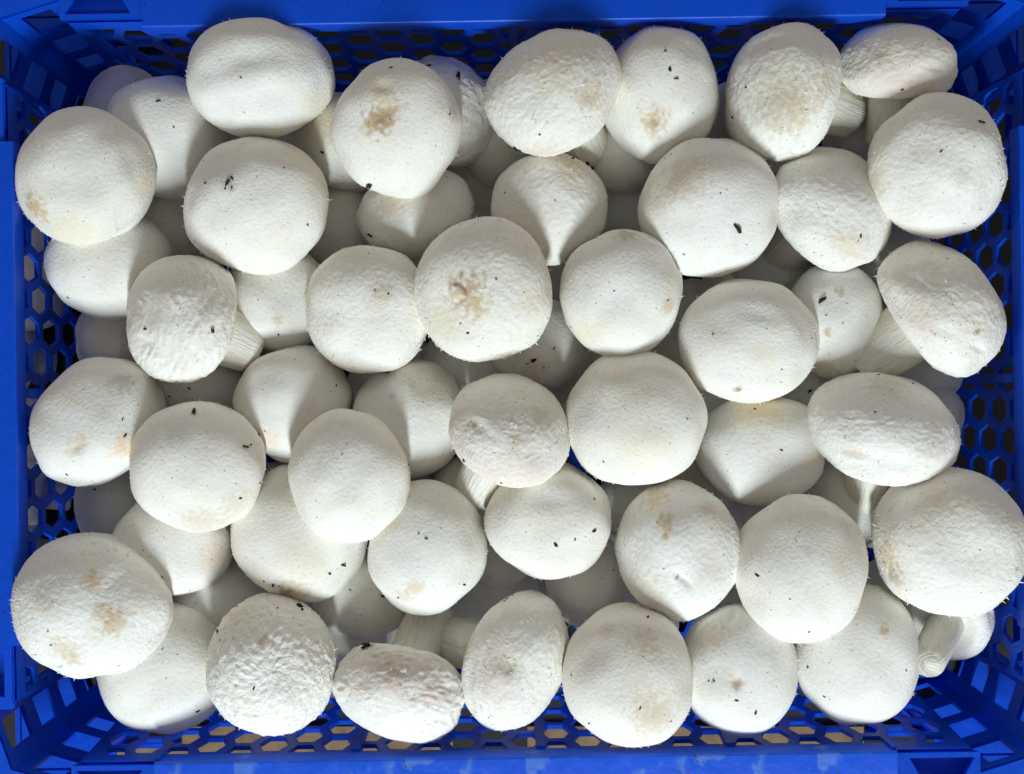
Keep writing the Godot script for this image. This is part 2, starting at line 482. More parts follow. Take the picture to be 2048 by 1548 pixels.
var MUSHROOMS := [
	[Vector3(-0.1006,0.102,-0.1189), Vector3(-0.9862,0.1623,0.0341), Vector3(0.1609,0.8867,0.4334), 0.0283, 0.0229, 0, 0.5, "round", [[-0.7959,0.4666,-0.3858,0.4567,2,0.5]], [[-0.0104,0.8295,0.5584,0.7231,0.055,-0.9996,-0.0232,0.016,3.2],[-0.0018,0.9614,0.2752,0.5328,-0.03,-1,-0.0027,0.0029,2.5],[-0.3868,0.2505,0.8875,0.1979,0.04,-0.6583,-0.749,-0.0755,1.3]], [[0.2403,0.9431,0.2299,0.001],[-0.8891,0.1347,-0.4374,0.0012]], [], [], "broad white mushroom with a long dent across its cap against the mesh wall"],
	[Vector3(-0.0469,0.1073,-0.0985), Vector3(0.9917,-0.1257,-0.0269), Vector3(0.1284,0.957,0.2603), 0.0247, 0.0259, 0, 0.5, "round", [[-0.3211,0.9239,-0.2084,0.2273,1,0.8],[-0.1859,0.9356,-0.3002,0.2576,0,0.7],[-0.4338,0.8945,-0.108,0.197,0,0.7],[-0.2487,0.7553,-0.6064,0.2576,2,0.6],[0.8211,0.4827,-0.3046,0.2122,1,0.35]], [[-0.2472,0.7275,-0.6401,0.197,0.03,0.8351,0.495,0.2401,1.6],[-0.2597,0.9181,-0.2993,0.2576,0.03,0.8256,0.0503,-0.562,2.5]], [[-0.4667,0.3931,0.7923,0.0027],[-0.5101,0.0755,0.8568,0.0015],[-0.1063,0.4727,-0.8748,0.0013],[0.7336,0.6348,-0.2427,0.0015]], [], [], "white mushroom whose cap has two rough tan scratch marks"],
	[Vector3(-0.0321,0.0858,-0.1085), Vector3(0.865,-0.1334,0.4837), Vector3(0.2167,0.9688,-0.1204), 0.0223, 0.0212, 3, 0.5, "round", [[0.5114,0.7588,-0.4034,0.4579,5,0.6]], [], [[-0.0216,0.8468,-0.5314,0.002],[-0.5604,0.6393,-0.5265,0.0014]], [], [], "white mushroom covered in large cracked scales in front of the mesh wall"],
	[Vector3(0.0131,0.1071,-0.1123), Vector3(0.8384,0.13,-0.5294), Vector3(-0.4345,0.7459,-0.5049), 0.0265, 0.0257, 2, 1.15, "round", [[0.3972,0.3863,0.8324,0.2647,0,0.55],[0.155,0.8944,0.4196,0.3676,2,0.4],[-0.5269,-0.2518,0.8117,0.3676,0,0.4]], [[0.3972,0.3863,0.8324,0.2205,0.025,0.6845,-0.7289,0.0116,1],[-0.0439,0.6135,0.7885,0.0735,0.02,-0.3345,-0.7527,0.567,3]], [[-0.8625,-0.2035,0.4634,0.0023],[-0.8195,-0.2335,0.5234,0.0013],[-0.4638,0.2739,0.8425,0.0012]], [], [], "white mushroom with a pale stem stub peeping out beneath its wrinkled cap"],
	[Vector3(0.0547,0.098,-0.1134), Vector3(0.9951,0.0966,0.0192), Vector3(-0.098,0.9502,0.2958), 0.0226, 0.0263, 0, 0.5, "round", [[-0.0915,0.9462,0.3104,0.2717,0,0.75],[-0.0914,0.9437,0.3178,0.0959,1,0.6]], [[-0.0915,0.9462,0.3104,0.1918,0.02,0.9957,0.0919,0.0134,1.5]], [[0.1575,0.8928,-0.4219,0.0018],[0.2598,0.9188,-0.2972,0.0016],[0.0691,0.7435,-0.6652,0.0012],[0.4853,0.4924,0.7225,0.0014]], [], [], "tall oval white mushroom with one tan bruised spot on its cap"],
	[Vector3(0.1022,0.103,-0.1134), Vector3(0.3366,0.2451,-0.9092), Vector3(-0.8379,0.5185,-0.1705), 0.0263, 0.025, 2, 1.2, "round", [[-0.1165,0.6985,0.7061,0.5654,6,0.6],[-0.1176,0.4024,0.9079,0.4523,0,0.45],[0.3024,0.05,0.9519,0.3015,0,0.35]], [[0.5388,0.8391,0.0753,0.2563,0.07,0.5129,-0.3976,0.7608,4],[-0.4729,0.8799,-0.0455,0.1508,0.02,0.164,0.1386,0.9767,1]], [[-0.1196,0.9852,0.1224,0.0014],[-0.5878,0.7995,-0.1238,0.0015]], [], [], "tilted egg-shaped white mushroom with a short wrinkle high on its cap"],
	[Vector3(0.1469,0.0993,-0.124), Vector3(0.9686,0.2426,0.0539), Vector3(-0.0685,0.4692,-0.8804), 0.0224, 0.0185, 2, 1.35, "round", [[-0.0214,-0.0693,0.9974,0.7162,3,0.7],[-0.2952,0.5916,0.7502,0.2865,6,0.5]], [[0.6209,0.2044,0.7568,0.1719,0.04,0.767,-0.3578,-0.5326,2.5],[-0.339,0.6333,0.6957,0.2292,0.03,0.3558,-0.5983,0.718,2]], [[0.0911,-0.3955,0.9139,0.0014],[0.6151,0.7224,0.3158,0.0012]], [], [], "white mushroom tipped over in the crate corner with its thick stem showing"],
	[Vector3(0.1588,0.1096,-0.0832), Vector3(0.9615,0.2716,0.0406), Vector3(-0.2731,0.9304,0.2446), 0.0258, 0.0273, 1, 0.5, "round", [[-0.8102,0.5547,0.1894,0.2159,0,0.5],[0.376,0.9252,0.0517,0.1583,6,0.5]], [], [[0.6082,0.4554,-0.6501,0.0019],[0.0658,0.9521,-0.2986,0.001]], [], [], "round downy white mushroom beside a toppled thick-stemmed one in the corner"],
	[Vector3(-0.1678,0.1052,-0.0801), Vector3(0.6175,-0.0683,-0.7836), Vector3(0.0913,0.9957,-0.0148), 0.0266, 0.0254, 0, 0.5, "squarish", [[-0.7589,0.6346,-0.1461,0.2521,0,0.95],[-0.6914,0.511,0.5107,0.4449,2,0.55],[0.4571,0.3213,0.8293,0.267,0,0.4]], [[0.5093,0.6167,0.6003,0.3708,0.03,-0.6218,-0.2186,0.7521,2]], [], [], [], "squarish white mushroom with a mustard stain on its cap edge beside the mesh wall"],
	[Vector3(-0.1377,0.0822,-0.0985), Vector3(-0.627,0.0125,0.7789), Vector3(0.3946,0.8672,0.3038), 0.0236, 0.0284, 0, 0.5, "round", [], [], [[-0.3194,0.6839,0.656,0.0012],[-0.1386,0.9449,0.2967,0.001]], [], [], "smooth white mushroom wedged beneath the cap with the long dent"],
	[Vector3(-0.1627,0.0633,-0.1106), Vector3(0.9263,-0.3675,-0.0825), Vector3(0.3756,0.8849,0.2755), 0.0177, 0.0217, 0, 0.4, "round", [], [], [], [], [], "shaded white mushroom low in the empty crate corner"],
	[Vector3(-0.1013,0.1033,-0.0696), Vector3(0.9823,-0.1858,-0.0249), Vector3(0.1867,0.957,0.2222), 0.028, 0.0257, 0, 0.5, "round", [[-0.3854,0.8454,-0.3698,0.1296,4,0.7],[0.6407,0.4331,-0.6339,0.3961,2,0.45],[0.9085,0.2824,0.3079,0.216,0,0.4]], [], [[-0.3978,0.8271,-0.3972,0.0021],[-0.3471,0.8755,-0.3361,0.0015],[-0.4322,0.8434,-0.3192,0.0012],[-0.3438,0.81,-0.4751,0.0014],[-0.706,0.5933,-0.3868,0.001],[0.3293,0.7448,-0.5804,0.0012],[0.6173,0.7609,0.2002,0.0012]], [], [], "white mushroom with a cluster of black soil specks on its cap"],
	[Vector3(-0.0701,0.08,-0.0978), Vector3(0.3399,0.1169,-0.9332), Vector3(-0.2145,0.9757,0.0441), 0.0185, 0.0231, 0, 0.4, "round", [[0.2377,0.9655,-0.1067,0.5833,2,0.7]], [], [[-0.3605,0.9289,-0.0848,0.002]], [], [], "creamy mushroom squeezed between the long-dented cap and the scratched cap"],
	[Vector3(-0.0411,0.087,-0.0689), Vector3(0.9827,-0.0429,-0.18), Vector3(-0.0048,0.9666,-0.2562), 0.0233, 0.0184, 1, 0.4, "round", [[-0.4073,0.9092,0.0868,0.3265,0,0.6],[0.0196,0.9963,0.0843,0.5763,5,0.6]], [], [[-0.8317,0.3324,0.4448,0.0018]], [], [], "white mushroom tucked under the cap with tan scratch marks"],
	[Vector3(-0.0185,0.0567,-0.0892), Vector3(0.9997,-0.0247,-0.0036), Vector3(0.025,0.9892,0.1447), 0.0193, 0.0205, 0, 0.4, "round", [], [], [], [], [], "dim mushroom in the gap behind the scratched cap and the scaly cap"],
	[Vector3(-0.0079,0.0737,-0.1024), Vector3(0.9853,-0.1667,-0.0387), Vector3(0.1711,0.959,0.2257), 0.0176, 0.0213, 0, 0.4, "round", [[-0.1077,0.7463,-0.6568,0.3146,2,0.4]], [], [], [], [], "smooth shaded mushroom under the cap with the peeping stem stub"],
	[Vector3(0.0116,0.0932,-0.0703), Vector3(1,0.0015,-0.0032), Vector3(-0.0006,0.9665,0.2567), 0.0228, 0.0222, 2, 0.4, "round", [[0.3452,0.3797,-0.8583,0.4367,0,0.45],[-0.3359,0.9344,0.1184,0.5241,3,0.3]], [[-0.0832,0.7663,-0.637,0.5241,0.02,0.9963,0.0774,-0.037,2]], [[0.6453,0.0694,-0.7608,0.0026],[0.7383,-0.015,-0.6743,0.002],[0.0501,0.3332,-0.9415,0.0014],[0.3896,0.3051,-0.869,0.0012],[-0.7379,0.5982,-0.3127,0.001],[0.0813,0.9701,-0.2287,0.0008]], [], [], "white mushroom with two black crumbs on its flaky brow"],
	[Vector3(0.0406,0.0774,-0.0928), Vector3(0.8637,-0.0157,0.5037), Vector3(0.0502,0.9972,-0.055), 0.0166, 0.0154, 0, 0.4, "round", [], [], [], [], [], "smooth mushroom beneath the tall oval cap with the bruised spot"],
	[Vector3(0.0732,0.1042,-0.0684), Vector3(0.9947,0.1025,0.01), Vector3(-0.1025,0.9742,0.2011), 0.0266, 0.0266, 0, 0.5, "round", [[-0.3665,0.813,-0.4524,0.3986,0,0.5],[-0.784,0.5993,-0.1616,0.3623,2,0.35]], [], [[0.3649,0.9062,0.2135,0.0039],[-0.3527,0.7398,0.5729,0.001],[0.1191,0.9572,-0.264,0.0008]], [], [], "large white mushroom carrying a black diamond-shaped soil crumb"],
	[Vector3(0.1209,0.0964,-0.0689), Vector3(0.6541,0.0499,0.7548), Vector3(0.4636,0.762,-0.4521), 0.0254, 0.0246, 2, 1.25, "round", [[0.6074,0.4259,0.6706,0.352,0,0.45]], [[0.6652,0.343,0.6632,0.2816,0.02,0.6035,0.276,-0.7481,1.4]], [[0.5918,0.6143,0.5219,0.0012],[0.6242,0.537,0.5675,0.001]], [], [], "tilted white mushroom with its cut stem sticking out over a dark gap"],
	[Vector3(0.0447,0.065,-0.0715), Vector3(0.997,0.0774,0.0092), Vector3(-0.078,0.99,0.1178), 0.0167, 0.0179, 0, 0.4, "round", [], [], [], [], [], "dim mushroom showing between the flaky-browed cap and the diamond-crumb cap"],
	[Vector3(-0.0717,0.0668,-0.0651), Vector3(0.9937,-0.1118,-0.0122), Vector3(0.1125,0.9878,0.1074), 0.0202, 0.019, 0, 0.4, "round", [], [], [], [], [], "shaded mushroom beside the cap with the cluster of black specks"],
	[Vector3(-0.1625,0.0865,-0.0484), Vector3(0.9708,-0.2392,-0.0167), Vector3(0.237,0.947,0.217), 0.0255, 0.0219, 0, 0.5, "round", [], [], [[-0.6048,0.6188,0.5013,0.001]], [], [], "big smooth white mushroom under the cap with the mustard stain"],
	[Vector3(-0.1437,0.0668,-0.0651), Vector3(0.9742,-0.2245,-0.0244), Vector3(0.2259,0.9685,0.1053), 0.0173, 0.0179, 0, 0.4, "round", [], [], [], [], [], "dark brown-shadowed mushroom under the mustard-stained cap and the speck-clustered cap"],
	[Vector3(-0.1294,0.1051,-0.0257), Vector3(0.3653,-0.0386,-0.9301), Vector3(-0.7361,0.5997,-0.314), 0.0246, 0.0271, 4, 0.98, "round", [[-0.483,0.3939,0.782,0.447,4,0.12]], [[-0.5534,0.6901,0.4663,0.2235,0.03,0.2618,-0.3874,0.884,1.5]], [[-0.006,0.0254,0.9997,0.0019],[-0.3562,0.8493,0.3897,0.0013]], [], [], "ragged flaky white mushroom with its cut stem poking out sideways"],
	[Vector3(-0.0952,0.0844,-0.0342), Vector3(0.9879,-0.1551,-0.0092), Vector3(0.153,0.9814,-0.1157), 0.0208, 0.0216, 0, 0.4, "round", [[-0.0681,0.8714,0.4859,0.1321,0,0.5]], [], [[-0.0523,0.6926,0.7195,0.0012],[0.5402,0.1911,0.8195,0.001]], [], [], "smooth white mushroom beneath the speck-clustered cap and the flaky one"],
	[Vector3(-0.0579,0.1009,-0.0298), Vector3(0.997,-0.0779,-0.0023), Vector3(0.0773,0.9848,0.1555), 0.025, 0.0252, 1, 0.5, "round", [[0.1937,0.9264,-0.323,0.2317,0,0.4],[0.2561,0.1113,0.9602,0.1699,1,0.6],[-0.3029,0.259,-0.9171,0.3089,0,0.2]], [], [[0.2757,0.9133,-0.2999,0.0012],[0.0821,0.9293,-0.3601,0.0008],[0.2542,0.1116,0.9607,0.0017]], [], [], "pebbly white mushroom pressed against the cap with the brown ring scar"],
	[Vector3(-0.014,0.1119,-0.036), Vector3(0.9991,-0.0433,-0.0044), Vector3(0.0435,0.9905,0.1305), 0.0264, 0.0274, 1, 0.5, "round", [[-0.2681,0.9634,0.0033,0.2969,0,0.75],[-0.1642,0.9777,-0.1309,0.1838,1,0.35],[-0.3917,0.9021,-0.181,0.099,1,0.4],[-0.0956,0.9743,0.2039,0.1838,0,0.55],[-0.5819,0.7326,0.3532,0.3181,2,0.5],[0.6429,0.7614,0.0833,0.2827,2,0.4]], [], [[0.1545,0.9654,-0.21,0.0011],[-0.338,0.852,0.3998,0.0011],[-0.2265,0.83,0.5098,0.0015]], [], [[-0.4062,0.9134,-0.0277,0.1414]], "white mushroom with a brown ring-shaped scar on its cap"],
	[Vector3(0.0387,0.1064,-0.0356), Vector3(0.9963,0.0855,0.0063), Vector3(-0.0855,0.9875,0.1321), 0.024, 0.0242, 0, 0.5, "round", [[0.0939,0.4356,-0.8952,0.2072,1,0.5],[0.7395,0.6527,0.1651,0.1594,0,0.55],[-0.509,0.6336,0.5826,0.3586,2,0.5]], [], [[0.7304,0.6793,0.0705,0.0013],[-0.0907,0.9922,-0.0851,0.001],[-0.7263,0.4961,0.4757,0.001]], [], [], "round white mushroom with a tan dab on the rim of its cap"],
	[Vector3(0.0083,0.08,-0.0164), Vector3(0.9977,-0.0664,-0.015), Vector3(0.068,0.9816,0.1786), 0.0201, 0.0185, 0, 0.4, "round", [[-0.1398,0.9205,0.365,0.2502,0,0.5]], [], [[-0.1724,0.9694,0.1748,0.002],[-0.2871,0.9235,0.2546,0.0012],[0.2087,0.9763,-0.0566,0.0012],[0.0058,0.9434,0.3317,0.001]], [], [], "lit smooth mushroom beneath the ring-scarred cap with a smudge of dirt"],
	[Vector3(0.0882,0.1046,-0.0172), Vector3(0.9723,0.1512,0.1785), Vector3(-0.1762,0.9753,0.1336), 0.0268, 0.0235, 0, 0.5, "round", [[-0.0213,0.7199,0.6938,0.0691,1,0.9],[0.2513,0.9667,0.0481,0.2304,2,0.45],[-0.744,0.27,0.6113,0.3072,2,0.5]], [[0.051,0.836,-0.5464,0.3072,0.035,0.9826,0.0559,0.1771,1.6]], [[-0.5077,0.857,-0.0883,0.001],[0.8833,0.3936,-0.2547,0.001],[0.5176,0.8095,0.2772,0.0008]], [], [], "white mushroom with a small brown dot near the lower edge of its dimpled cap"],
	[Vector3(0.0792,0.079,-0.039), Vector3(0.8977,0.1525,-0.4134), Vector3(-0.1375,0.9883,0.066), 0.0085, 0.0064, 0, 0.3, "round", [[-0.0423,0.9988,-0.0259,1.0911,0,0.35]], [], [], [], [], "small tan mushroom peeping out behind the cap with the brown dot"],
	[Vector3(0.1,0.0668,-0.046), Vector3(0.9858,0.1674,0.0129), Vector3(-0.1679,0.9829,0.0757), 0.0202, 0.0179, 0, 0.4, "round", [], [], [], [], [], "brown-shadowed mushroom at the black gap under the diamond-crumb cap"],
	[Vector3(0.1244,0.0888,-0.0257), Vector3(0.9817,0.1904,0.0053), Vector3(-0.1882,0.9654,0.1806), 0.0194, 0.0238, 0, 0.4, "round", [[0.1028,0.8143,-0.5713,0.1107,6,1],[-0.1257,0.9881,0.0889,0.083,0,0.9],[-0.1717,0.6393,0.7496,0.3689,0,0.5]], [], [[-0.2458,0.8757,-0.4155,0.0018],[-0.1575,0.9696,-0.1873,0.0008],[0.1534,0.986,-0.0656,0.0008]], [], [], "smooth white mushroom with a greenish nick and a round black dot"],
	[Vector3(0.1614,0.1033,-0.0289), Vector3(0.5502,0.1168,0.8269), Vector3(0.7098,0.4563,-0.5367), 0.0276, 0.0261, 2, 1.15, "round", [[-0.0293,-0.1308,0.991,0.3952,3,0.6],[0.5224,0.5164,0.6786,0.0575,1,0.9],[-0.1033,0.3877,0.916,0.2874,6,0.35]], [[0.266,0.1697,0.9489,0.2156,0.03,0.629,0.7154,-0.3043,2],[0.7537,0.3548,0.5532,0.1724,0.03,0.5629,0.0858,-0.822,2],[-0.5139,0.2155,0.8303,0.1868,0.025,0.8249,0.3898,0.4094,2]], [[-0.5232,0.7716,0.3618,0.001]], [], [], "white mushroom lying on its side by the mesh wall, ragged rim and stub stem"],
	[Vector3(0.1493,0.0712,-0.0514), Vector3(0.9694,0.2447,0.0212), Vector3(-0.2456,0.9657,0.0836), 0.0183, 0.02, 0, 0.4, "round", [], [], [], [], [], "mushroom in the slot between the tilted cut-stem one and the one on its side"],
	[Vector3(0.1602,0.0688,-0.0075), Vector3(0.9504,0.2556,0.1771), Vector3(-0.2619,0.965,0.0128), 0.0215, 0.0159, 0, 0.4, "round", [], [], [[-0.6464,0.7494,-0.1433,0.001]], [], [], "shaded mushroom underneath the ragged one lying on its side"],
	[Vector3(-0.166,0.0737,-0.0202), Vector3(0.9646,-0.2634,-0.0092), Vector3(0.2636,0.964,0.0335), 0.0142, 0.0157, 0, 0.4, "round", [], [], [], [], [], "pale mushroom beneath the big smooth one under the mustard stain"],
	[Vector3(-0.1748,0.0629,-0.0169), Vector3(0.9622,-0.2722,-0.0078), Vector3(0.2723,0.9618,0.0275), 0.0083, 0.0099, 0, 0.4, "round", [], [], [], [], [], "small shaded mushroom low against the mesh wall below a big smooth one"],
	[Vector3(-0.1639,0.0998,0.0138), Vector3(0.6186,-0.1923,-0.7618), Vector3(0.0852,0.9803,-0.1783), 0.0272, 0.023, 0, 0.5, "round", [[-0.065,0.72,0.6909,0.202,7,0.85],[-0.0141,0.5915,0.8062,0.1554,7,0.7],[0.6353,0.7695,0.0651,0.2331,4,0.6],[-0.427,0.883,0.195,0.1709,0,0.5]], [[-0.4376,0.8756,0.2044,0.1243,0.02,0.843,0.3205,0.432,2]], [[0.0753,0.7641,0.6406,0.0012],[0.2263,0.8528,0.4706,0.0008],[-0.8256,0.4774,0.3009,0.0012]], [], [], "oval white mushroom with a peach patch and brownish smear on its cap"],
	[Vector3(-0.1281,0.0774,-0.0003), Vector3(0.9784,-0.2065,-0.0003), Vector3(0.2065,0.9784,0.0013), 0.0212, 0.0156, 0, 0.4, "round", [], [], [[-0.2453,0.9665,0.076,0.001],[-0.5921,0.7559,0.2793,0.001]], [], [], "brownish shaded mushroom under the flaky one with the sideways stem"],
	[Vector3(-0.0893,0.0897,0.0075), Vector3(-0.9891,0.147,-0.0018), Vector3(0.1413,0.9541,0.2639), 0.0239, 0.0238, 6, 0.4, "pointed", [[0.422,0.8087,-0.4098,0.2157,7,0.6]], [[0.8286,0.1594,-0.5368,0.5807,0.1,-0.5594,0.1927,-0.8062,2.4],[-0.7753,0.1762,-0.6065,0.6636,0.1,-0.631,-0.1762,0.7555,2.4]], [[0.4606,0.8529,-0.2459,0.001],[-0.6979,0.5471,0.4622,0.0012]], [], [], "bell-shaped white mushroom whose cap narrows to a point"],
	[Vector3(-0.0435,0.087,0.0132), Vector3(0.9976,-0.0694,0.0015), Vector3(0.069,0.9942,0.0829), 0.0227, 0.0242, 0, 0.4, "round", [[0.3413,0.6478,-0.6811,0.5936,2,0.5],[0.2548,0.1115,0.9605,0.2205,0,0.4]], [], [], [[0.0502,0.8028,-0.5941,0.0028],[0.3572,0.7952,-0.4899,0.0028],[-0.2979,0.8406,-0.4523,0.0024],[0.0169,0.9944,-0.1047,0.0024]], [], "smooth white mushroom with loose white flakes and a warm tinge on its brow"],
	[Vector3(-0.1232,0.1086,0.0307), Vector3(0.9815,-0.191,0.0122), Vector3(0.1902,0.9805,0.0503), 0.0257, 0.0251, 0, 0.5, "round", [[0.1181,0.587,0.8009,0.3774,0,0.4],[-0.2842,0.7768,-0.5619,0.2264,4,0.3],[0.5454,0.7066,0.4508,0.2566,0,0.35]], [], [[-0.0584,0.5286,-0.8469,0.0017],[0.6656,0.6667,-0.3354,0.0019],[0.7532,0.5474,-0.3648,0.0013],[0.8673,0.1035,-0.4868,0.001],[0.5806,0.7148,0.3899,0.0015],[0.871,0.443,0.2122,0.001]], [], [], "plain domed white mushroom with dark flecks along one edge"],
	[Vector3(-0.065,0.1109,0.0346), Vector3(0.9972,-0.0741,0.008), Vector3(0.0738,0.9966,0.0376), 0.0231, 0.0248, 0, 0.5, "round", [[0.158,0.9352,0.3171,0.2392,5,0.5]], [], [[-0.0865,0.9165,-0.3906,0.0008],[0.954,0.2259,-0.1969,0.001]], [[-0.0916,0.6121,-0.7855,0.0011]], [], "very plain evenly curved white mushroom overlapping three others"],
	[Vector3(-0.0043,0.1087,0.0175), Vector3(0.8829,0.0122,0.4693), Vector3(0.3806,0.5666,-0.7308), 0.0235, 0.0245, 2, 1.35, "round", [[-0.1296,-0.4637,0.8765,0.6379,3,0.6],[0.4786,0.0247,0.8777,0.6379,3,0.55],[-0.7647,0.1427,0.6284,0.3588,3,0.5],[-0.5571,0.4182,0.7174,0.0957,1,0.7],[0.3153,0.9195,0.2346,0.2392,6,0.5],[0.1678,0.5799,0.7972,0.1276,0,0.5]], [[-0.4259,0.4771,0.7688,0.2073,0.03,0.9041,0.258,0.3408,2.5],[-0.3468,0.0236,0.9376,0.2711,0.02,0.9375,-0.0228,0.3474,2]], [[-0.3695,-0.4255,0.8261,0.0015],[0.2456,-0.4492,0.859,0.0011]], [[0.0186,0.7876,0.6159,0.0031],[0.0772,0.9018,0.4253,0.0019]], [], "pinkish-edged white mushroom with white flakes and a short stem beneath"],
	[Vector3(0.0443,0.1055,0.0128), Vector3(0.9814,0.0861,0.1718), Vector3(-0.1012,0.9915,0.0813), 0.0266, 0.0258, 0, 0.5, "round", [[0.1312,0.9518,0.2774,0.4412,2,0.35],[-0.1631,0.7736,-0.6123,0.4412,2,0.25],[0.5451,0.8103,0.2152,0.2941,5,0.4]], [], [[0.6761,0.7133,-0.1843,0.001],[-0.3172,0.7295,0.606,0.001]], [], [], "large smooth white mushroom beside the pinkish-edged one"],
	[Vector3(0.0959,0.0888,0.0245), Vector3(0.9859,0.1674,-0.0069), Vector3(-0.166,0.9812,0.0988), 0.0256, 0.0222, 0, 0.4, "round", [[-0.0931,0.666,-0.7402,0.4576,2,0.9],[0.2063,0.5425,-0.8144,0.416,2,0.6],[0.7583,0.6361,0.1427,0.2496,2,0.5]], [], [[-0.0931,0.666,-0.7402,0.0012],[0.2953,0.9527,-0.0714,0.001]], [], [], "white mushroom with a yellowed brow under the cap with the brown dot"],
	[Vector3(0.1395,0.1043,0.0175), Vector3(0.932,0.2429,0.269), Vector3(0.0846,0.5759,-0.8131), 0.0293, 0.0234, 2, 1.4, "round", [[-0.0573,0.998,-0.0263,0.2947,6,0.5],[0.6372,0.391,0.6642,0.2211,0,0.3],[-0.3012,0.0904,0.9493,0.1768,0,0.4]], [[-0.0963,0.9914,-0.0889,0.2947,0.02,0.9918,0.1032,0.0759,4],[-0.2411,0.1301,0.9617,0.2211,0.03,0.9613,0.1677,0.2183,2.5],[0.2669,0.15,0.952,0.2947,0.025,0.9635,-0.0611,-0.2605,2]], [[-0.2277,0.9339,-0.2758,0.001],[0.2179,0.9007,-0.3759,0.0015],[-0.1401,0.7945,0.5909,0.001]], [], [], "wide white mushroom with a pale striped stem showing below its furrowed cap"],
	[Vector3(0.1698,0.078,0.0128), Vector3(0.96,0.28,-0.0058), Vector3(-0.2801,0.9598,-0.02), 0.0093, 0.0133, 0, 0.4, "round", [], [], [], [], [], "bluish shaded mushroom hidden behind the wide cap with the striped stem"],
	[Vector3(0.1638,0.1084,0.0597), Vector3(0.9556,0.2933,-0.0301), Vector3(-0.2942,0.9552,-0.0316), 0.0295, 0.0283, 1, 0.5, "round", [[-0.7703,0.601,0.2131,0.2914,0,0.6],[-0.6844,0.5761,0.4469,0.1722,1,0.45],[-0.0662,0.7556,-0.6516,0.3974,0,0.25]], [[-0.1343,0.9444,-0.3001,0.3974,0.015,0.9906,0.1364,-0.0141,2]], [[0.4052,0.9124,0.058,0.0008],[-0.8672,0.0197,-0.4975,0.0008]], [], [], "largest white mushroom, its cap bulging over the crate rim"],
	[Vector3(-0.0863,0.0914,0.0581), Vector3(0.9777,-0.2096,0.0124), Vector3(0.2092,0.9776,0.0238), 0.0266, 0.0268, 0, 0.4, "round", [[-0.1929,0.5777,0.7931,0.1255,1,1],[-0.1118,0.6628,0.7404,0.2509,0,0.6],[0.0112,0.9305,0.3661,0.369,2,0.4]], [], [[0.5875,0.6994,0.4072,0.0022],[-0.411,0.6191,0.6691,0.0016],[0.3814,0.7699,0.5116,0.0016],[-0.5385,0.5761,0.615,0.001],[0.6479,0.7475,-0.1463,0.001],[-0.3268,0.6561,0.6802,0.0008]], [], [], "white mushroom with a burnt brown spot at the lower edge of its cap"],
	[Vector3(-0.1374,0.0879,0.0628), Vector3(0.963,-0.2686,0.0225), Vector3(0.2679,0.963,0.0284), 0.0238, 0.0212, 0, 0.4, "round", [[0.645,0.7324,0.2183,0.3001,7,0.6],[0.7219,0.5573,-0.4102,0.2648,0,0.3]], [], [[-0.1931,0.8627,0.4674,0.001],[0.263,0.5518,0.7914,0.001],[-0.4782,0.8782,0.0074,0.0008]], [], [], "smooth white mushroom under the domed cap with dark flecks"],
	[Vector3(-0.1647,0.069,0.0484), Vector3(0.9659,-0.2583,0.0206), Vector3(0.2591,0.9628,-0.0768), 0.0166, 0.0207, 0, 0.4, "round", [], [], [[-0.5269,0.8056,-0.2708,0.001]], [], [], "bluish shaded mushroom low between the mesh wall and the domed flecked cap"],
	[Vector3(-0.0363,0.0995,0.0627), Vector3(0.9983,-0.0575,0.0063), Vector3(0.0575,0.9983,-0.0038), 0.0231, 0.0255, 0, 0.5, "round", [[-0.558,0.727,-0.4001,0.2082,2,0.7],[-0.167,0.8289,0.5339,0.1762,0,0.5],[-0.3473,0.6641,0.6621,0.1602,0,0.4]], [], [[-0.0089,0.9804,-0.1966,0.0012],[-0.43,0.6075,0.6679,0.0012],[-0.9993,0.0367,0.0115,0.0019],[0.6211,0.5986,0.506,0.001],[-0.123,0.9554,-0.2685,0.001]], [], [], "smooth white mushroom above the one lying with its ridged stem upright"],
	[Vector3(0.0116,0.0997,0.0526), Vector3(0.9997,0.0254,-0.0023), Vector3(-0.0253,0.9996,0.0136), 0.0243, 0.0227, 0, 0.5, "round", [[-0.0699,0.9956,0.0625,0.2811,6,0.35]], [[-0.0303,0.9036,-0.4272,0.4548,0.05,0.9995,0.0236,-0.0209,1.6]], [[0.6783,0.7275,0.1037,0.0023],[0.0921,0.9414,0.3246,0.0017],[0.4029,0.8858,0.2303,0.001],[0.6983,0.5801,-0.4194,0.0012]], [], [], "white mushroom with a dimpled crown and two black crumbs"],
	[Vector3(-0.021,0.0768,0.0432), Vector3(0.9995,-0.0302,0.0022), Vector3(0.0303,0.997,-0.0717), 0.0164, 0.015, 0, 0.4, "round", [], [], [], [], [], "shaded mushroom under the short stem of the pinkish-edged one"],
	[Vector3(0.0434,0.0734,0.0485), Vector3(0.997,0.077,-0.0062), Vector3(-0.0773,0.9938,-0.08), 0.015, 0.0123, 0, 0.4, "round", [], [], [], [], [], "small pale mushroom in the gap below the large smooth one"],
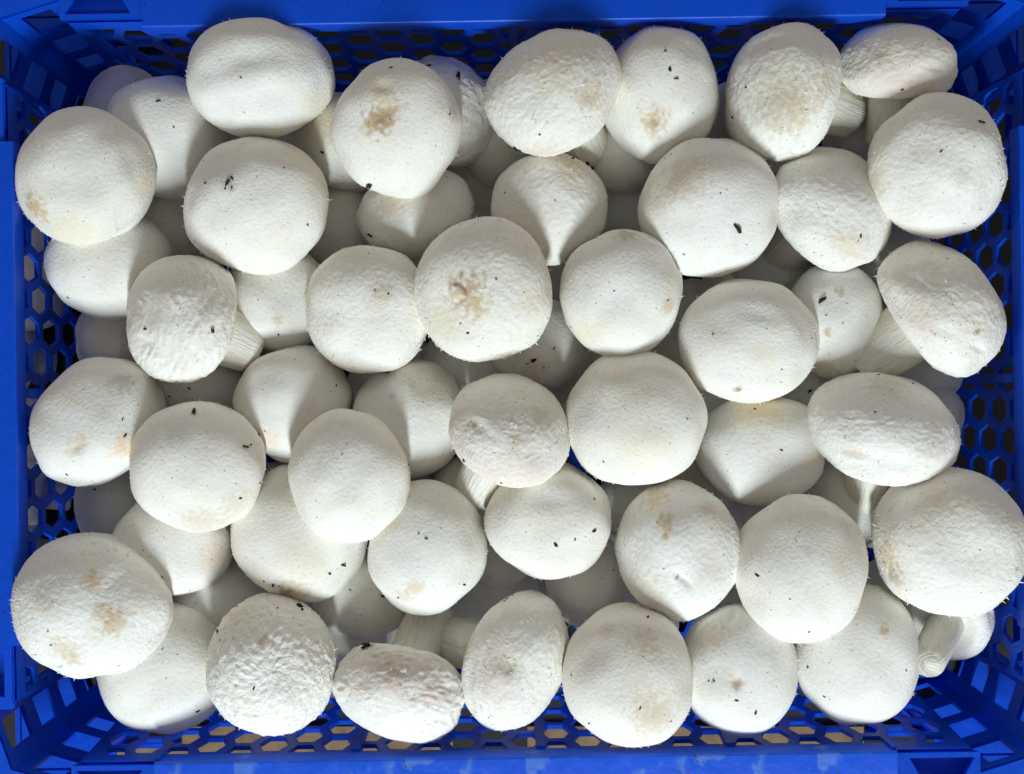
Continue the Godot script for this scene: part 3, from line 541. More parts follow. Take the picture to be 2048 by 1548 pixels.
	[Vector3(0.0621,0.0997,0.0633), Vector3(0.9906,0.1361,-0.0117), Vector3(-0.1357,0.9903,0.0288), 0.0239, 0.0266, 1, 0.5, "round", [[-0.1652,0.8722,-0.4604,0.1541,0,0.7],[-0.2053,0.945,-0.2544,0.0693,0,0.9],[-0.3707,0.4407,-0.8176,0.3081,0,0.6],[-0.0177,0.9477,0.3187,0.0462,1,1],[-0.4598,0.7195,0.5205,0.3081,0,0.4],[0.4921,0.8677,0.0704,0.3467,3,0.35],[0.4614,0.6369,-0.6177,0.1849,0,0.4]], [[0.083,0.9281,0.363,0.131,0.06,0.7235,-0.3066,0.6185,3.5]], [[-0.227,0.9549,0.1912,0.0008],[0.7116,0.7024,0.0167,0.0008]], [], [], "white mushroom with a crescent nick and brown age spots on its cap"],
	[Vector3(0.1082,0.1069,0.0698), Vector3(0.9789,0.2027,-0.0241), Vector3(-0.2037,0.9777,-0.0511), 0.025, 0.0284, 0, 0.5, "round", [[0.5711,0.8138,-0.1073,0.2451,2,0.5],[0.6624,0.4696,-0.5837,0.1874,0,0.3],[0.1025,0.9643,-0.2443,0.1009,4,0.25]], [], [[-0.606,0.7934,0.0579,0.0013],[-0.1689,0.9218,0.3488,0.0008],[-0.0616,0.9179,-0.3921,0.0008],[0.087,0.601,0.7945,0.001]], [], [], "tall plain white mushroom overlapping the squarish dimpled one"],
	[Vector3(0.1319,0.0761,0.0463), Vector3(0.9753,0.2202,-0.017), Vector3(-0.2208,0.9724,-0.0749), 0.0173, 0.0213, 0, 0.4, "round", [], [], [], [], [], "shaded mushroom below the pale striped stem"],
	[Vector3(0.0727,0.0712,0.0405), Vector3(0.9921,0.1249,-0.0083), Vector3(-0.1252,0.9899,-0.0662), 0.016, 0.0143, 0, 0.4, "round", [[-0.1852,0.9727,-0.1399,0.5399,0,0.4]], [], [], [], [], "dim cream mushroom above the cap with the crescent nick"],
	[Vector3(-0.1637,0.1082,0.0844), Vector3(0.9358,-0.1956,0.2935), Vector3(0.2205,0.9739,-0.0539), 0.0293, 0.0272, 1, 0.5, "round", [[0.3067,0.9513,0.0317,0.2307,0,0.7],[0.2027,0.9782,-0.0451,0.1357,0,0.5],[-0.0779,0.9077,-0.4122,0.1493,0,0.7],[-0.1718,0.7778,0.6046,0.2442,0,0.5],[0.014,0.7006,0.7134,0.1357,0,0.5],[-0.5262,0.8404,0.1302,0.1221,0,0.3]], [[0.1662,0.8786,-0.4478,0.2714,0.02,0.3928,-0.4755,-0.7872,2.5]], [[-0.4103,0.8172,0.4048,0.0013],[-0.3387,0.7165,0.6098,0.001]], [], [], "large white mushroom with several tan blotches over the crate corner"],
	[Vector3(-0.1411,0.0878,0.1119), Vector3(0.9802,-0.1935,0.0423), Vector3(0.1942,0.9809,-0.0135), 0.0258, 0.0262, 0, 0.4, "round", [], [], [[0.5515,0.613,0.5658,0.0014],[0.0602,0.9979,0.0226,0.0008],[-0.0112,0.9178,-0.3969,0.0008]], [], [], "white mushroom under the tan-blotched cap, striped by the shadow of the mesh"],
	[Vector3(-0.1222,0.0712,0.0865), Vector3(0.9811,-0.1914,0.0275), Vector3(0.1934,0.9712,-0.1394), 0.0214, 0.0179, 0, 0.4, "round", [], [], [], [], [], "smooth shaded mushroom behind the coarse bumpy cap"],
	[Vector3(-0.0962,0.1038,0.108), Vector3(0.9872,-0.1569,0.0298), Vector3(0.1588,0.984,-0.0805), 0.0253, 0.0264, 5, 0.5, "round", [[-0.1125,0.9084,-0.4028,0.0821,0,0.9],[-0.4768,0.3941,-0.7857,0.2986,0,0.3]], [], [[0.4012,0.2644,-0.877,0.0029],[0.4391,0.3569,-0.8245,0.0017],[-0.8027,0.3005,-0.5151,0.0014],[-0.7555,0.5173,-0.4021,0.001],[-0.2297,0.9445,0.235,0.001],[-0.5303,-0.0167,-0.8476,0.001],[0.0782,0.506,-0.859,0.001]], [], [], "coarse bumpy white mushroom with a small dark splinter on its brow"],
	[Vector3(-0.0634,0.0774,0.0835), Vector3(0.9949,-0.0995,0.0139), Vector3(0.0989,0.9944,0.036), 0.0212, 0.0178, 6, 0.4, "pointed", [], [], [[0.3713,0.9263,-0.0646,0.0012],[-0.2314,0.9516,-0.2024,0.001]], [], [], "mushroom with a sharp wedge of light beneath the smooth one, in a dark hollow"],
	[Vector3(-0.0719,0.0649,0.1039), Vector3(0.9938,-0.11,0.0188), Vector3(0.1116,0.9796,-0.1673), 0.0179, 0.0146, 0, 0.3, "round", [], [], [], [], [], "dim mushroom behind the one lying with its ridged stem upright"],
	[Vector3(-0.0458,0.1016,0.1171), Vector3(-0.9586,0.0139,-0.2845), Vector3(-0.2269,0.5664,0.7923), 0.0252, 0.0217, 4, 1.35, "round", [[0.2617,0.0627,0.9631,0.7455,3,0.6],[-0.5294,0.0632,0.846,0.5798,3,0.5],[0.1794,0.0918,0.9795,0.3313,0,0.35],[0.5894,-0.5772,0.5651,0.116,8,0.9]], [[0.0867,0.1654,0.9824,0.2154,0.03,-0.9295,-0.3413,0.1395,1.5]], [[0.5927,-0.5746,0.5644,0.0031],[0.5847,-0.5809,0.5662,0.0017]], [[0.0197,0.12,0.9926,0.0039],[0.3801,0.0375,0.9242,0.0023]], [], "white mushroom lying on its side, ridged stem pointing at the smooth cap"],
	[Vector3(-0.0025,0.0993,0.1071), Vector3(-0.3746,0.17,0.9115), Vector3(0.8013,0.5539,0.226), 0.0272, 0.022, 2, 1.25, "round", [[-0.0306,0.1301,0.991,0.4772,3,0.5],[0.3958,0.3704,0.8403,0.3977,3,0.4],[0.0988,0.535,0.839,0.2863,6,0.4],[-0.317,0.9468,0.0557,0.1591,0,0.4]], [[0.0674,0.522,0.8503,0.2704,0.05,-0.0254,0.8528,-0.5215,1.6]], [[-0.6603,-0.4462,0.604,0.0012],[-0.7056,-0.4216,0.5696,0.001],[-0.7797,-0.3703,0.5049,0.0008]], [], [], "white mushroom lying on its side, stem pointing at the ridged stem"],
	[Vector3(-0.0132,0.0573,0.0853), Vector3(0.9999,-0.0164,0.0023), Vector3(0.0165,0.9904,-0.1371), 0.0211, 0.017, 0, 0.4, "round", [], [], [], [], [], "brown-shadowed mushroom in the dark hollow behind two toppled ones"],
	[Vector3(0.0282,0.0765,0.0786), Vector3(-0.9986,-0.0515,0.0068), Vector3(-0.0509,0.9956,0.0787), 0.017, 0.0196, 6, 0.4, "pointed", [], [], [[-0.5489,0.7701,0.3251,0.001]], [], [], "mushroom lit by a pointed wedge of light beneath the dimpled crown"],
	[Vector3(0.0419,0.1072,0.1112), Vector3(0.997,0.0766,-0.0151), Vector3(-0.0776,0.993,-0.0888), 0.0246, 0.0271, 0, 0.5, "round", [[0.2489,0.8403,-0.4816,0.2531,0,0.4],[-0.3177,0.6768,-0.6641,0.1489,0,0.4],[0.383,0.7945,0.4713,0.4094,0,0.5],[0.1685,0.9529,-0.2521,0.2977,6,0.3]], [], [[0.2971,0.4819,-0.8243,0.0015],[-0.8425,0.5364,-0.0499,0.001],[0.1579,0.9175,0.3652,0.001],[-0.6066,0.5175,0.6035,0.0012],[0.6127,0.5547,0.563,0.001]], [], [], "large pale-grey mushroom beside the one whose stem points at the ridged stem"],
	[Vector3(0.0859,0.0954,0.1106), Vector3(0.9886,0.1476,-0.0283), Vector3(-0.1495,0.9853,-0.0824), 0.0229, 0.0257, 0, 0.4, "squarish", [[-0.0392,0.9913,0.1253,0.1212,0,0.7],[-0.4661,0.724,-0.5085,0.3231,0,0.5]], [[-0.0388,0.9931,0.1106,0.1212,0.05,0.9992,0.0382,0.0068,1],[-0.0851,0.6423,-0.7617,0.1777,0.05,-0.3202,0.7063,0.6313,2.5]], [[-0.6467,0.0453,-0.7614,0.0016],[-0.4661,0.8783,0.1063,0.0012],[-0.3915,0.9144,0.1031,0.001],[-0.0552,0.9268,0.3715,0.001],[0.2422,0.7878,0.5664,0.0012]], [], [], "squarish white mushroom with a round dimple and a folded wrinkle"],
	[Vector3(0.1327,0.0932,0.1053), Vector3(0.9805,0.1924,-0.0402), Vector3(-0.1927,0.9812,-0.0045), 0.0244, 0.0275, 0, 0.4, "round", [[0.3811,0.8253,-0.4168,0.0911,0,0.8],[-0.3156,0.3018,0.8996,0.4554,2,0.2]], [], [[-0.7592,0.644,0.0947,0.0014],[0.7034,0.6968,0.1404,0.0008],[-0.5211,0.7124,0.47,0.0008]], [], [], "white mushroom above the scuffed rim, banded by soft mesh shadow"],
	[Vector3(0.1723,0.0815,0.0924), Vector3(0.9014,0.3148,0.2972), Vector3(0.4273,-0.7576,-0.4935), 0.0177, 0.0189, 1, 1.5, "round", [], [], [[-0.0567,-0.3458,-0.9366,0.0014]], [], [], "upturned mushroom in the corner, its smooth round stem end facing up"],
	[Vector3(0.1543,0.0676,0.0849), Vector3(0.9681,0.248,-0.0347), Vector3(-0.2504,0.9588,-0.1344), 0.0178, 0.0144, 0, 0.4, "round", [], [], [], [], [], "dark shaded mushroom beneath the largest cap"],
	[Vector3(0.1386,0.069,-0.1038), Vector3(0.9741,0.2228,0.0387), Vector3(-0.2261,0.9598,0.1666), 0.0151, 0.0189, 0, 0.4, "round", [], [], [], [], [], "dim mushroom under the thick stem of the toppled corner one"],
	[Vector3(0.084,0.0712,-0.1085), Vector3(0.9899,0.1392,0.0253), Vector3(-0.1415,0.9739,0.1773), 0.0082, 0.0151, 0, 0.4, "round", [], [], [], [], [], "cream mushroom in the slot beside the egg-shaped wrinkled cap"],
	[Vector3(0.0708,0.07,-0.0228), Vector3(0.9925,0.122,0.0047), Vector3(-0.1221,0.9918,0.0385), 0.0156, 0.0215, 0, 0.4, "round", [], [], [], [], [], "shaded mushroom in the slot beside the round cap with the tan dab"],
	[Vector3(0.1156,0.0712,0.0038), Vector3(0.9809,0.1943,-0.0011), Vector3(-0.1943,0.9809,-0.0054), 0.0171, 0.0165, 0, 0.4, "round", [], [], [[0.1713,0.9804,-0.097,0.0014]], [], [], "dim mushroom between the yellow-browed one and the wide furrowed one"],
	[Vector3(-0.0222,0.0712,-0.0075), Vector3(0.9995,-0.032,-0.0004), Vector3(0.032,0.9994,0.0133), 0.0189, 0.016, 0, 0.4, "round", [], [], [], [], [], "brownish mushroom in the gap beneath the ring-scarred cap"],
	[Vector3(-0.1111,0.065,-0.0137), Vector3(0.9844,-0.1758,-0.0041), Vector3(0.1758,0.9841,0.0232), 0.015, 0.0159, 0, 0.4, "round", [], [], [], [], [], "shaded mushroom between the flaky one and the bell-shaped one"],
	[Vector3(0.0792,0.069,0.0083), Vector3(0.9908,0.1354,-0.0018), Vector3(-0.1354,0.9907,-0.0128), 0.0151, 0.0158, 0, 0.4, "round", [], [], [], [], [], "dim mushroom beside the large smooth one and the yellow-browed one"],
	[Vector3(0.0251,0.0633,-0.0024), Vector3(0.9989,0.0463,0.0002), Vector3(-0.0463,0.9989,0.0048), 0.0153, 0.0139, 0, 0.4, "round", [], [], [], [], [], "small brown-shadowed mushroom next to a black gap under the ring-scarred cap"],
	[Vector3(-0.0079,0.0699,0.0652), Vector3(1,-0.0081,0.0009), Vector3(0.0081,0.9942,-0.1071), 0.0143, 0.0172, 0, 0.4, "round", [], [], [], [], [], "dim mushroom in the slot beneath the dimpled crown"],
	[Vector3(-0.0744,0.061,0.1146), Vector3(0.9934,-0.1126,0.0211), Vector3(0.1145,0.9764,-0.1829), 0.0174, 0.0145, 0, 0.4, "round", [], [], [], [], [], "bright mushroom low by the perforated wall between the coarse one and a toppled one"],
	[Vector3(0.1102,0.0619,0.0494), Vector3(0.9832,0.1819,-0.0146), Vector3(-0.1824,0.98,-0.0789), 0.0174, 0.0174, 0, 0.4, "round", [], [], [], [], [], "mostly hidden mushroom under the tall plain cap and the yellow-browed one"],
	[Vector3(-0.0451,0.0654,0.0491), Vector3(0.9976,-0.0689,0.0055), Vector3(0.0692,0.9944,-0.08), 0.0202, 0.0173, 0, 0.4, "round", [], [], [], [], [], "mostly hidden mushroom between the evenly curved cap and the short stem"],
]

# ------------------------------------------------------------------ crate
func quad(st: SurfaceTool, a: Vector3, b: Vector3, c: Vector3, d: Vector3) -> void:
	for p in [a, b, c, a, c, d]:
		st.add_vertex(p)

func new_st() -> SurfaceTool:
	var st := SurfaceTool.new()
	st.begin(Mesh.PRIMITIVE_TRIANGLES)
	st.set_smooth_group(-1)
	return st

func finish(st: SurfaceTool) -> ArrayMesh:
	st.generate_normals()
	return st.commit()

func ray_to(poly: PackedVector2Array, c: Vector2, a: float) -> Vector2:
	var dir := Vector2.from_angle(a)
	var best := 0.0
	for i in poly.size():
		var p := poly[i] - c
		var e := poly[(i + 1) % poly.size()] - poly[i]
		var den := dir.cross(e)
		if absf(den) < 1e-12: continue
		var t := p.cross(e) / den
		var s := p.cross(dir) / den
		if s > -1e-4 and s < 1.0001 and t > best: best = t
	return c + dir * best

# one cell of a plate: a convex outline with or without a convex hole, inner face on the plane, thick outwards
func plate_cell(st: SurfaceTool, outer: PackedVector2Array, hole: PackedVector2Array, o: Vector3, u: Vector3, v: Vector3, w: Vector3) -> void:
	if hole.is_empty():
		for i in range(1, outer.size() - 1):
			for side in [Vector3.ZERO, w]:
				for k in [0, i, i + 1]:
					st.add_vertex(o + u * outer[k].x + v * outer[k].y + side)
		return
	var c := Vector2.ZERO
	for p in hole: c += p
	c /= hole.size()
	var angles := []
	for p in hole: angles.append((p - c).angle())
	for p in outer: angles.append((p - c).angle())
	angles.sort()
	var keep := []
	for a in angles:
		if keep.is_empty() or a - keep[-1] > 1e-4: keep.append(a)
	for i in keep.size():
		var a0: float = keep[i]
		var a1: float = keep[(i + 1) % keep.size()]
		var h0 := ray_to(hole, c, a0)
		var h1 := ray_to(hole, c, a1)
		var e0 := ray_to(outer, c, a0)
		var e1 := ray_to(outer, c, a1)
		var f := func(p: Vector2) -> Vector3: return o + u * p.x + v * p.y
		quad(st, f.call(h0), f.call(e0), f.call(e1), f.call(h1))
		quad(st, f.call(h0) + w, f.call(h1) + w, f.call(e1) + w, f.call(e0) + w)
		quad(st, f.call(h0), f.call(h1), f.call(h1) + w, f.call(h0) + w)

func rect(x0: float, y0: float, x1: float, y1: float) -> PackedVector2Array:
	return PackedVector2Array([Vector2(x0, y0), Vector2(x1, y0), Vector2(x1, y1), Vector2(x0, y1)])

func clip(a: PackedVector2Array, b: PackedVector2Array) -> PackedVector2Array:
	var r := Geometry2D.intersect_polygons(scaled(a, 1000.0), scaled(b, 1000.0))
	return scaled(r[0], 0.001) if r.size() > 0 else PackedVector2Array()

func scaled(a: PackedVector2Array, k: float) -> PackedVector2Array:
	var r := PackedVector2Array()
	for p in a: r.append(p * k)
	return r

func area(a: PackedVector2Array) -> float:
	var s := 0.0
	for i in a.size(): s += a[i].cross(a[(i + 1) % a.size()])
	return absf(s) * 0.5

# honeycomb plate between u0..u1 and v0..v1, holes kept inside h0..h1, cut by upright bars at the given places
func honeycomb(st: SurfaceTool, u0: float, u1: float, v0: float, v1: float, h0: float, h1: float, bars: Array, solid: Array, r: float, s: float, rib: float, o: Vector3, u: Vector3, v: Vector3, w: Vector3) -> void:
	var edges := [u0] + bars + [u1]
	for k in edges.size() - 1:
		var box := rect(edges[k], v0, edges[k + 1], v1)
		var inner := rect(edges[k] + 0.0019, h0, edges[k + 1] - 0.0019, h1)
		var i0 := floori(edges[k] / (1.5 * r)) - 1
		var i1 := ceili(edges[k + 1] / (1.5 * r)) + 1
		for i in range(i0, i1 + 1):
			for j in range(floori(v0 / (2.0 * s)) - 1, ceili(v1 / (2.0 * s)) + 2):
				var c := Vector2(1.5 * r * i, 2.0 * s * j + (s if posmod(i, 2) == 1 else 0.0) + 0.003)
				var cell := PackedVector2Array()
				var hole := PackedVector2Array()
				for q in [Vector2(r, 0), Vector2(r * 0.5, s), Vector2(-r * 0.5, s), Vector2(-r, 0), Vector2(-r * 0.5, -s), Vector2(r * 0.5, -s)]:
					cell.append(c + q)
					hole.append(c + Vector2(q.x * (1.0 - rib * 1.2 / r), q.y * (1.0 - rib / s)))
				cell = clip(cell, box)
				if cell.size() < 3 or area(cell) < 1e-8: continue
				hole = clip(hole, inner)
				if hole.size() < 3 or area(hole) < 6e-6: hole = PackedVector2Array()
				for z in solid:
					if z.has_point(c): hole = PackedVector2Array()
				plate_cell(st, cell, hole, o, u, v, w)

func add_box(st: SurfaceTool, c: Vector3, x: Vector3, y: Vector3, z: Vector3) -> void:
	# half-extent vectors
	for s in [-1.0, 1.0]:
		quad(st, c + x * s - y - z, c + x * s + y - z, c + x * s + y + z, c + x * s - y + z)
		quad(st, c + y * s - x - z, c + y * s + x - z, c + y * s + x + z, c + y * s - x + z)
		quad(st, c + z * s - x - y, c + z * s + x - y, c + z * s + x + y, c + z * s - x + y)

# closed outline (outward, height) with rounded corners, swept along a straight side
func sweep(outline: Array, o: Vector3, along: Vector3, out: Vector3, half: float) -> ArrayMesh:
	var pts := PackedVector2Array()
	var n := outline.size()
	for i in n:
		var p: Vector2 = outline[i]
		var a: Vector2 = outline[(i + n - 1) % n]
		var b: Vector2 = outline[(i + 1) % n]
		var r := minf(0.0011, minf(p.distance_to(a), p.distance_to(b)) * 0.42)
		var p0 := p + (a - p).normalized() * r
		var p1 := p + (b - p).normalized() * r
		for k in 5:
			var t := k / 4.0
			pts.append(p0.lerp(p, t).lerp(p.lerp(p1, t), t))
	var st := SurfaceTool.new()
	st.begin(Mesh.PRIMITIVE_TRIANGLES)
	st.set_smooth_group(0)
	for e in [-half, half]:
		for p in pts:
			st.add_vertex(o + along * e + out * p.x + Vector3.UP * p.y)
	var m := pts.size()
	for i in m:
		var i2 := (i + 1) % m
		for k in [i, i2, m + i2, i, m + i2, m + i]: st.add_index(k)
	st.generate_normals()
	return st.commit()

func build_crate() -> void:
	var crate := Node3D.new()
	crate.name = "plastic_crate"
	add_child(crate)
	crate.rotation.y = deg_to_rad(0.9)
	tag(crate, "blue plastic crate with honeycomb walls, full of white mushrooms", "crate")
	var h := CRATE_HEIGHT
	# sides in turn: north, east, south, west
	for k in 4:
		var turn := Basis(Vector3.UP, -PI * 0.5 * k)
		var out := turn * Vector3(0, 0, -1)
		var along := turn * Vector3(1, 0, 0)
		var long := k % 2 == 0
		var dist: float = HALF_Z if long else HALF_X
		var half: float = 0.1715 if long else 0.1185
		var o := out * (dist - DRAFT)
		var v := Vector3.UP + out * (DRAFT / h)
		var bars: Array = [-0.066, 0.0, 0.079] if long else [0.0]
		if k == 0: bars = [0.0]
		if k == 2: bars = [-0.08, -0.006, 0.066]   # along runs the other way on this side
		var solid := []
		if k == 1: solid = [Rect2(-0.062, 0.0, 0.036, 0.045)]
		if k == 3: solid = [Rect2(-0.062, 0.0, 0.036, 0.030)]
		var st := new_st()
		honeycomb(st, -half, half, 0.0, h - 0.004, 0.010, h - 0.0125, bars, solid, 0.0083, 0.0105, 0.0019, o, along, v, out * 0.0017)
		part("wall", finish(st), blue, crate)
		for b in bars:
			st = new_st()
			add_box(st, o + along * b + v * 0.05 - out * 0.0004, along * 0.0017, v * 0.0495, out * 0.0012)
			part("rib", finish(st), blue, crate)
		# rim: lip inside, flat top, skirt outside
		var rim_half := 0.1415 if long else 0.096
		var lip := 0.0012 if k == 2 else 0.0038
		var rim := sweep([Vector2(-lip, -0.0105), Vector2(-lip, 0.0015), Vector2(0.0175, 0.0015), Vector2(0.0175, -0.018), Vector2(0.0155, -0.018), Vector2(0.0155, -0.001), Vector2(-0.0005, -0.001), Vector2(-0.0003, -0.0105)], out * dist + Vector3.UP * h, along, out, rim_half)
		part("rim", rim, blue_worn if k == 2 else blue, crate)
		# end caps of the rim
		for e in [-1.0, 1.0]:
			st = new_st()
			add_box(st, out * (dist + 0.0062) + Vector3.UP * (h - 0.006) + along * e * (rim_half - 0.0008), along * 0.0008, Vector3.UP * 0.006, out * 0.0088)
			part("rim_end", finish(st), blue, crate)
	# corners
	for sx in [-1.0, 1.0]:
		for sz in [-1.0, 1.0]:
			var f := func(x: float, z: float) -> Vector3: return Vector3(x * sx, 0, z * sz)
			var ridge: Vector3 = f.call(0.1966, 0.1436)
			var ends := [f.call(0.2046, 0.1205), f.call(0.1735, 0.1505)]
			var walls := [f.call(HALF_X, 0.1185), f.call(0.1715, HALF_Z)]
			var inward := Vector3(-sx, 0, -sz) * DRAFT
			var st := new_st()
			for k in 2:
				var a: Vector3 = ridge
				var b: Vector3 = ends[k]
				var u := (b - a).normalized()
				var width := a.distance_to(b)
				var out2 := Vector3(u.z, 0, -u.x)
				if out2.dot(Vector3(sx, 0, sz)) < 0: out2 = -out2
				var v := Vector3.UP - inward / h
				var rows := [0.0, 0.0275, 0.053, 0.0785, h - 0.002]
				for i in 4:
					var hole := rect(0.0058, rows[i] + 0.0045, width - 0.0062, rows[i + 1] - 0.0045)
					plate_cell(st, rect(0, rows[i], width, rows[i + 1]), hole, a + inward, u, v, out2 * 0.0018)
				# the step from the corner back to the side wall
				var w: Vector3 = walls[k]
				quad(st, b + inward, w + inward * Vector3(1.0 if k == 0 else 0.0, 0, 0.0 if k == 0 else 1.0), w + Vector3.UP * (h - 0.002), b + Vector3.UP * (h - 0.002))
			part("corner_post", finish(st), blue, crate)
			# outer shell behind the corner, with shelves between
			for lev in [[0.083, 0.108], [0.034, 0.052], [0.0, 0.008]]:
				var mid: float = (lev[0] + lev[1]) * 0.5
				var hh: float = (lev[1] - lev[0]) * 0.5
				st = new_st()
				add_box(st, f.call(0.2135, 0.1300) + Vector3.UP * mid, Vector3(0.001, 0, 0), Vector3(0, hh, 0), Vector3(0, 0, 0.031))
				add_box(st, f.call(0.1840, 0.1600) + Vector3.UP * mid, Vector3(0.0285, 0, 0), Vector3(0, hh, 0), Vector3(0, 0, 0.001))
				part("corner_shell", finish(st), blue, crate)
			for y in [0.0535, 0.003]:
				for k in 2:
					st = new_st()
					var p: Array = [[Vector2(0.1966, 0.1436), Vector2(0.2046, 0.1205), Vector2(0.2125, 0.1205), Vector2(0.2125, 0.159)], [Vector2(0.1966, 0.1436), Vector2(0.1735, 0.1505), Vector2(0.1735, 0.159), Vector2(0.2125, 0.159)]][k]
					var c := []
					for q in p: c.append(f.call(q.x - 0.002, q.y - 0.002) + Vector3.UP * y)
					var up := Vector3.UP * 0.002
					quad(st, c[0], c[1], c[2], c[3])
					quad(st, c[0] + up, c[1] + up, c[2] + up, c[3] + up)
					for i in 4:
						quad(st, c[i], c[(i + 1) % 4], c[(i + 1) % 4] + up, c[i] + up)
					part("corner_shelf", finish(st), blue, crate)
			# flat rim round the corner with slots in it
			st = new_st()
			var o := Vector3.UP * (h - 0.0022)
			var q1 := PackedVector2Array([Vector2(0.1405, HALF_Z), Vector2(0.1735, HALF_Z), Vector2(0.1735, 0.1605), Vector2(0.1405, 0.1605)])
			plate_cell(st, q1, PackedVector2Array([Vector2(0.1465, 0.1445), Vector2(0.1715, 0.1445), Vector2(0.1665, 0.1535), Vector2(0.1515, 0.1535)]), o, Vector3(sx, 0, 0), Vector3(0, 0, sz), Vector3.UP * 0.0022)
			var q2 := PackedVector2Array([Vector2(HALF_X, 0.094), Vector2(0.2135, 0.094), Vector2(0.2135, 0.1205), Vector2(HALF_X, 0.1205)])
			plate_cell(st, q2, PackedVector2Array([Vector2(0.1985, 0.099), Vector2(0.2095, 0.103), Vector2(0.2095, 0.113), Vector2(0.1985, 0.116)]), o, Vector3(sx, 0, 0), Vector3(0, 0, sz), Vector3.UP * 0.0022)
			var none := PackedVector2Array()
			plate_cell(st, PackedVector2Array([Vector2(0.1735, 0.1505), Vector2(0.1966, 0.1436), Vector2(0.2135, 0.1605), Vector2(0.1735, 0.1605)]), none, o, Vector3(sx, 0, 0), Vector3(0, 0, sz), Vector3.UP * 0.0022)
			plate_cell(st, PackedVector2Array([Vector2(0.1966, 0.1436), Vector2(0.2046, 0.1205), Vector2(0.2135, 0.1205), Vector2(0.2135, 0.1605)]), none, o, Vector3(sx, 0, 0), Vector3(0, 0, sz), Vector3.UP * 0.0022)
			part("corner_rim", finish(st), blue, crate)
			# shallow pockets under the slots
			st = new_st()
			add_box(st, f.call(0.1570, 0.1510) + Vector3.UP * (h - 0.0075), Vector3(0.0155, 0, 0), Vector3(0, 0.0008, 0), Vector3(0, 0, 0.0078))
			part("rim_pocket", finish(st), blue, crate)
			st = new_st()
			add_box(st, f.call(0.2045, 0.1073) + Vector3.UP * (h - 0.0075), Vector3(0.0080, 0, 0), Vector3(0, 0.0008, 0), Vector3(0, 0, 0.0125))
			part("rim_pocket", finish(st), blue, crate)
	# perforated floor
	var fl := new_st()
	honeycomb(fl, -0.1885, 0.1885, -0.1355, 0.1355, -0.128, 0.128, [-0.1, 0.0, 0.1], [], 0.0115, 0.0125, 0.0024, Vector3(0, 0.0035, 0), Vector3.RIGHT, Vector3.BACK, Vector3.DOWN * 0.003)
	part("base", finish(fl), blue, crate)

func build_surroundings() -> void:
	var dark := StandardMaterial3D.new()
	dark.albedo_color = Color(0.17, 0.165, 0.16)  # table colour made near black, standing in for shade between neighbouring crates
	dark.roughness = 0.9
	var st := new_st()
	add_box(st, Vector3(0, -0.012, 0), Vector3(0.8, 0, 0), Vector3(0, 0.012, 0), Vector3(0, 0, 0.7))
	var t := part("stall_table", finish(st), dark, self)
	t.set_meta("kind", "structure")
	t.set_meta("label", "stall table under the blue crate, coloured dark to stand in for shade")
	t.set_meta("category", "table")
	# unseen roof added to keep light from straight above off the goods
	var cloth := StandardMaterial3D.new()
	cloth.albedo_color = Color(0.33, 0.36, 0.42)
	cloth.roughness = 0.95
	st = new_st()
	add_box(st, Vector3(0, 1.80, 0), Vector3(1.35, 0, 0), Vector3(0, 0.01, 0), Vector3(0, 0, 1.2))
	var blocker := part("added_awning", finish(st), cloth, self)
	tag(blocker, "grey cloth awning added out of view to block light from above", "awning")
	var card := StandardMaterial3D.new()
	card.albedo_color = Color(0.62, 0.50, 0.36)
	card.roughness = 0.9
	card.albedo_texture = tex_card()
	card.uv1_triplanar = true
	card.uv1_scale = Vector3.ONE * 6.0
	var n := 0
	for q in [[-0.205, -0.03], [0.004, 0.157]]:
		var s2 := new_st()
		add_box(s2, Vector3((q[0] + q[1]) * 0.5, 0.0015, 0.255), Vector3((q[1] - q[0]) * 0.5, 0, 0), Vector3(0, 0.0013, 0), Vector3(0, 0, 0.10))
		var c := part(numbered("cardboard_sheet"), finish(s2), card, self)
		tag(c, ["tan cardboard sheet seen through the perforated wall below the coarse bumpy mushroom", "tan cardboard sheet seen through the perforated wall below the squarish dimpled mushroom"][n], "cardboard", "cardboard under the crate side")
		n += 1

func tex_card() -> ImageTexture:
	var n := noise_of(FastNoiseLite.TYPE_SIMPLEX, 0.05, 51, 4)
	var im := n.get_seamless_image(256, 256, false, false, 0.1, true)
	var o := Image.create(256, 256, true, Image.FORMAT_RGB8)
	for y in 256:
		for x in 256:
			var g := im.get_pixel(x, y).r * 0.22 + 0.78
			o.set_pixel(x, y, Color(g, g, g))
	o.generate_mipmaps()
	return ImageTexture.create_from_image(o)

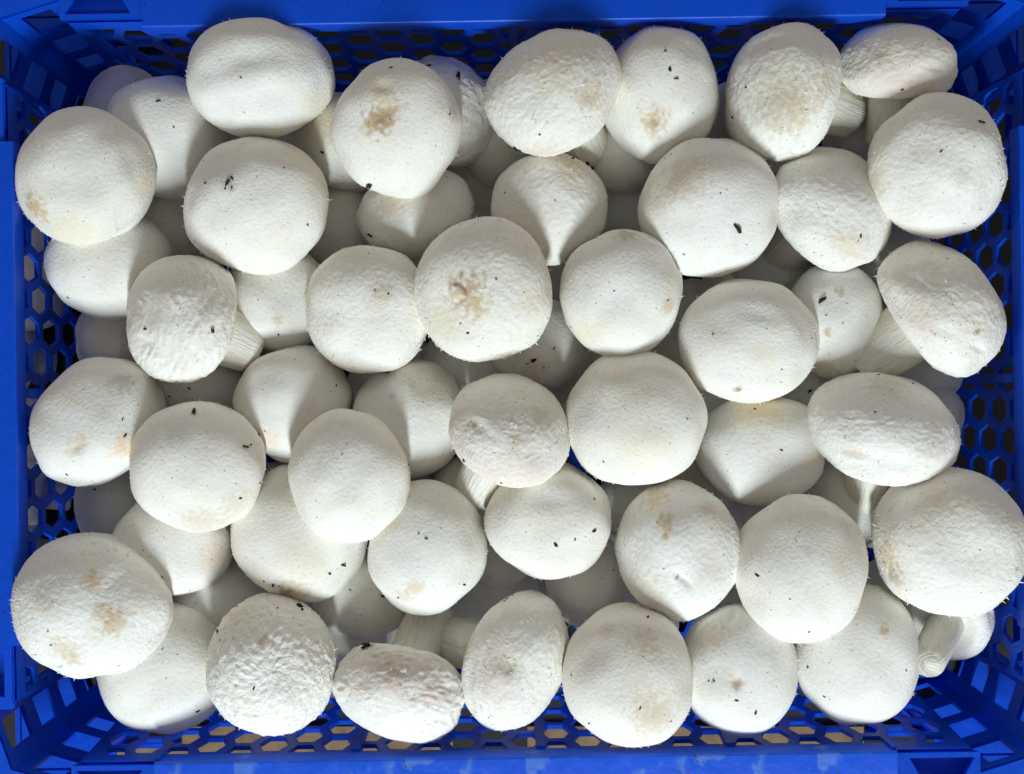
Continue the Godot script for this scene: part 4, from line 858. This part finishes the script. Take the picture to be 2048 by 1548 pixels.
func build_loose_mushrooms() -> void:
	# a few lie outside, beside the mesh wall
	var rng := RandomNumberGenerator.new()
	rng.seed = 12
	var proto: Node3D = null
	for z in [-0.058, -0.036, -0.013, 0.022, 0.046, 0.072]:
		var o: Node3D
		if proto == null:
			o = Node3D.new()
			o.name = numbered("loose_mushroom")
			add_child(o)
			var d := [Vector3.ZERO, Vector3.RIGHT, Vector3.UP, 0.0185, 0.0175, 0, 0.9, "round", [], [], [], [], [], ""]
			part("cap", cap_mesh(d, 901, 30, 48, true), cap_materials[0][1], o)
			part("stem", stem_mesh(d, 901, 20), stem_material, o)
			tag(o, "white mushroom lying outside the crate, seen through holes in its side wall", "mushroom", "mushrooms lying outside the crate")
			proto = o
		else:
			o = proto.duplicate()
			o.name = numbered("loose_mushroom")
			add_child(o)
		o.position = Vector3(-0.2215 + rng.randf_range(-0.004, 0.004), 0.019, z)
		o.rotation = Vector3(rng.randf_range(-1.4, 1.4), rng.randf() * TAU, rng.randf_range(-0.5, 0.5))

func build_bottom_layer() -> void:
	# the layer the pile stands on
	var rng := RandomNumberGenerator.new()
	rng.seed = 8
	var proto: Node3D = null
	for i in 7:
		for j in 5:
			if i == 3 and j == 2: continue
			var o: Node3D
			if proto == null:
				o = Node3D.new()
				o.name = numbered("mushroom")
				add_child(o)
				var d := [Vector3.ZERO, Vector3.RIGHT, Vector3.UP, 0.0225, 0.0215, 0, 1.0, "round", [], [], [], [], [], ""]
				part("cap", cap_mesh(d, 950, 30, 48, true), cap_materials[0][0], o)
				part("stem", stem_mesh(d, 950, 20), stem_material, o)
				tag(o, "white mushroom at the bottom of the pile, nearly hidden by those above", "mushroom", "mushrooms at the bottom of the pile")
				proto = o
			else:
				o = proto.duplicate()
				o.name = numbered("mushroom")
				add_child(o)
			o.position = Vector3(-0.156 + i * 0.052 + rng.randf_range(-0.005, 0.005), 0.031, -0.103 + j * 0.0515 + rng.randf_range(-0.005, 0.005))
			o.rotation = Vector3(rng.randf_range(-0.2, 0.2), rng.randf() * TAU, rng.randf_range(-0.2, 0.2))

func _ready() -> void:
	setup_view()
	noise_a = noise_of(FastNoiseLite.TYPE_SIMPLEX_SMOOTH, 1.0, 1, 2)
	noise_b = noise_of(FastNoiseLite.TYPE_SIMPLEX_SMOOTH, 1.0, 2, 2)
	noise_c = noise_of(FastNoiseLite.TYPE_SIMPLEX_SMOOTH, 1.0, 3, 2)
	noise_r = noise_of(FastNoiseLite.TYPE_SIMPLEX_SMOOTH, 1.0, 4, 3, FastNoiseLite.FRACTAL_RIDGED)
	make_materials()
	build_surroundings()
	build_crate()
	for k in 8: crumb_meshes.append(crumb_mesh(60 + k))
	for i in MUSHROOMS.size():
		build_mushroom(MUSHROOMS[i], i)
	build_bottom_layer()
	build_loose_mushrooms()
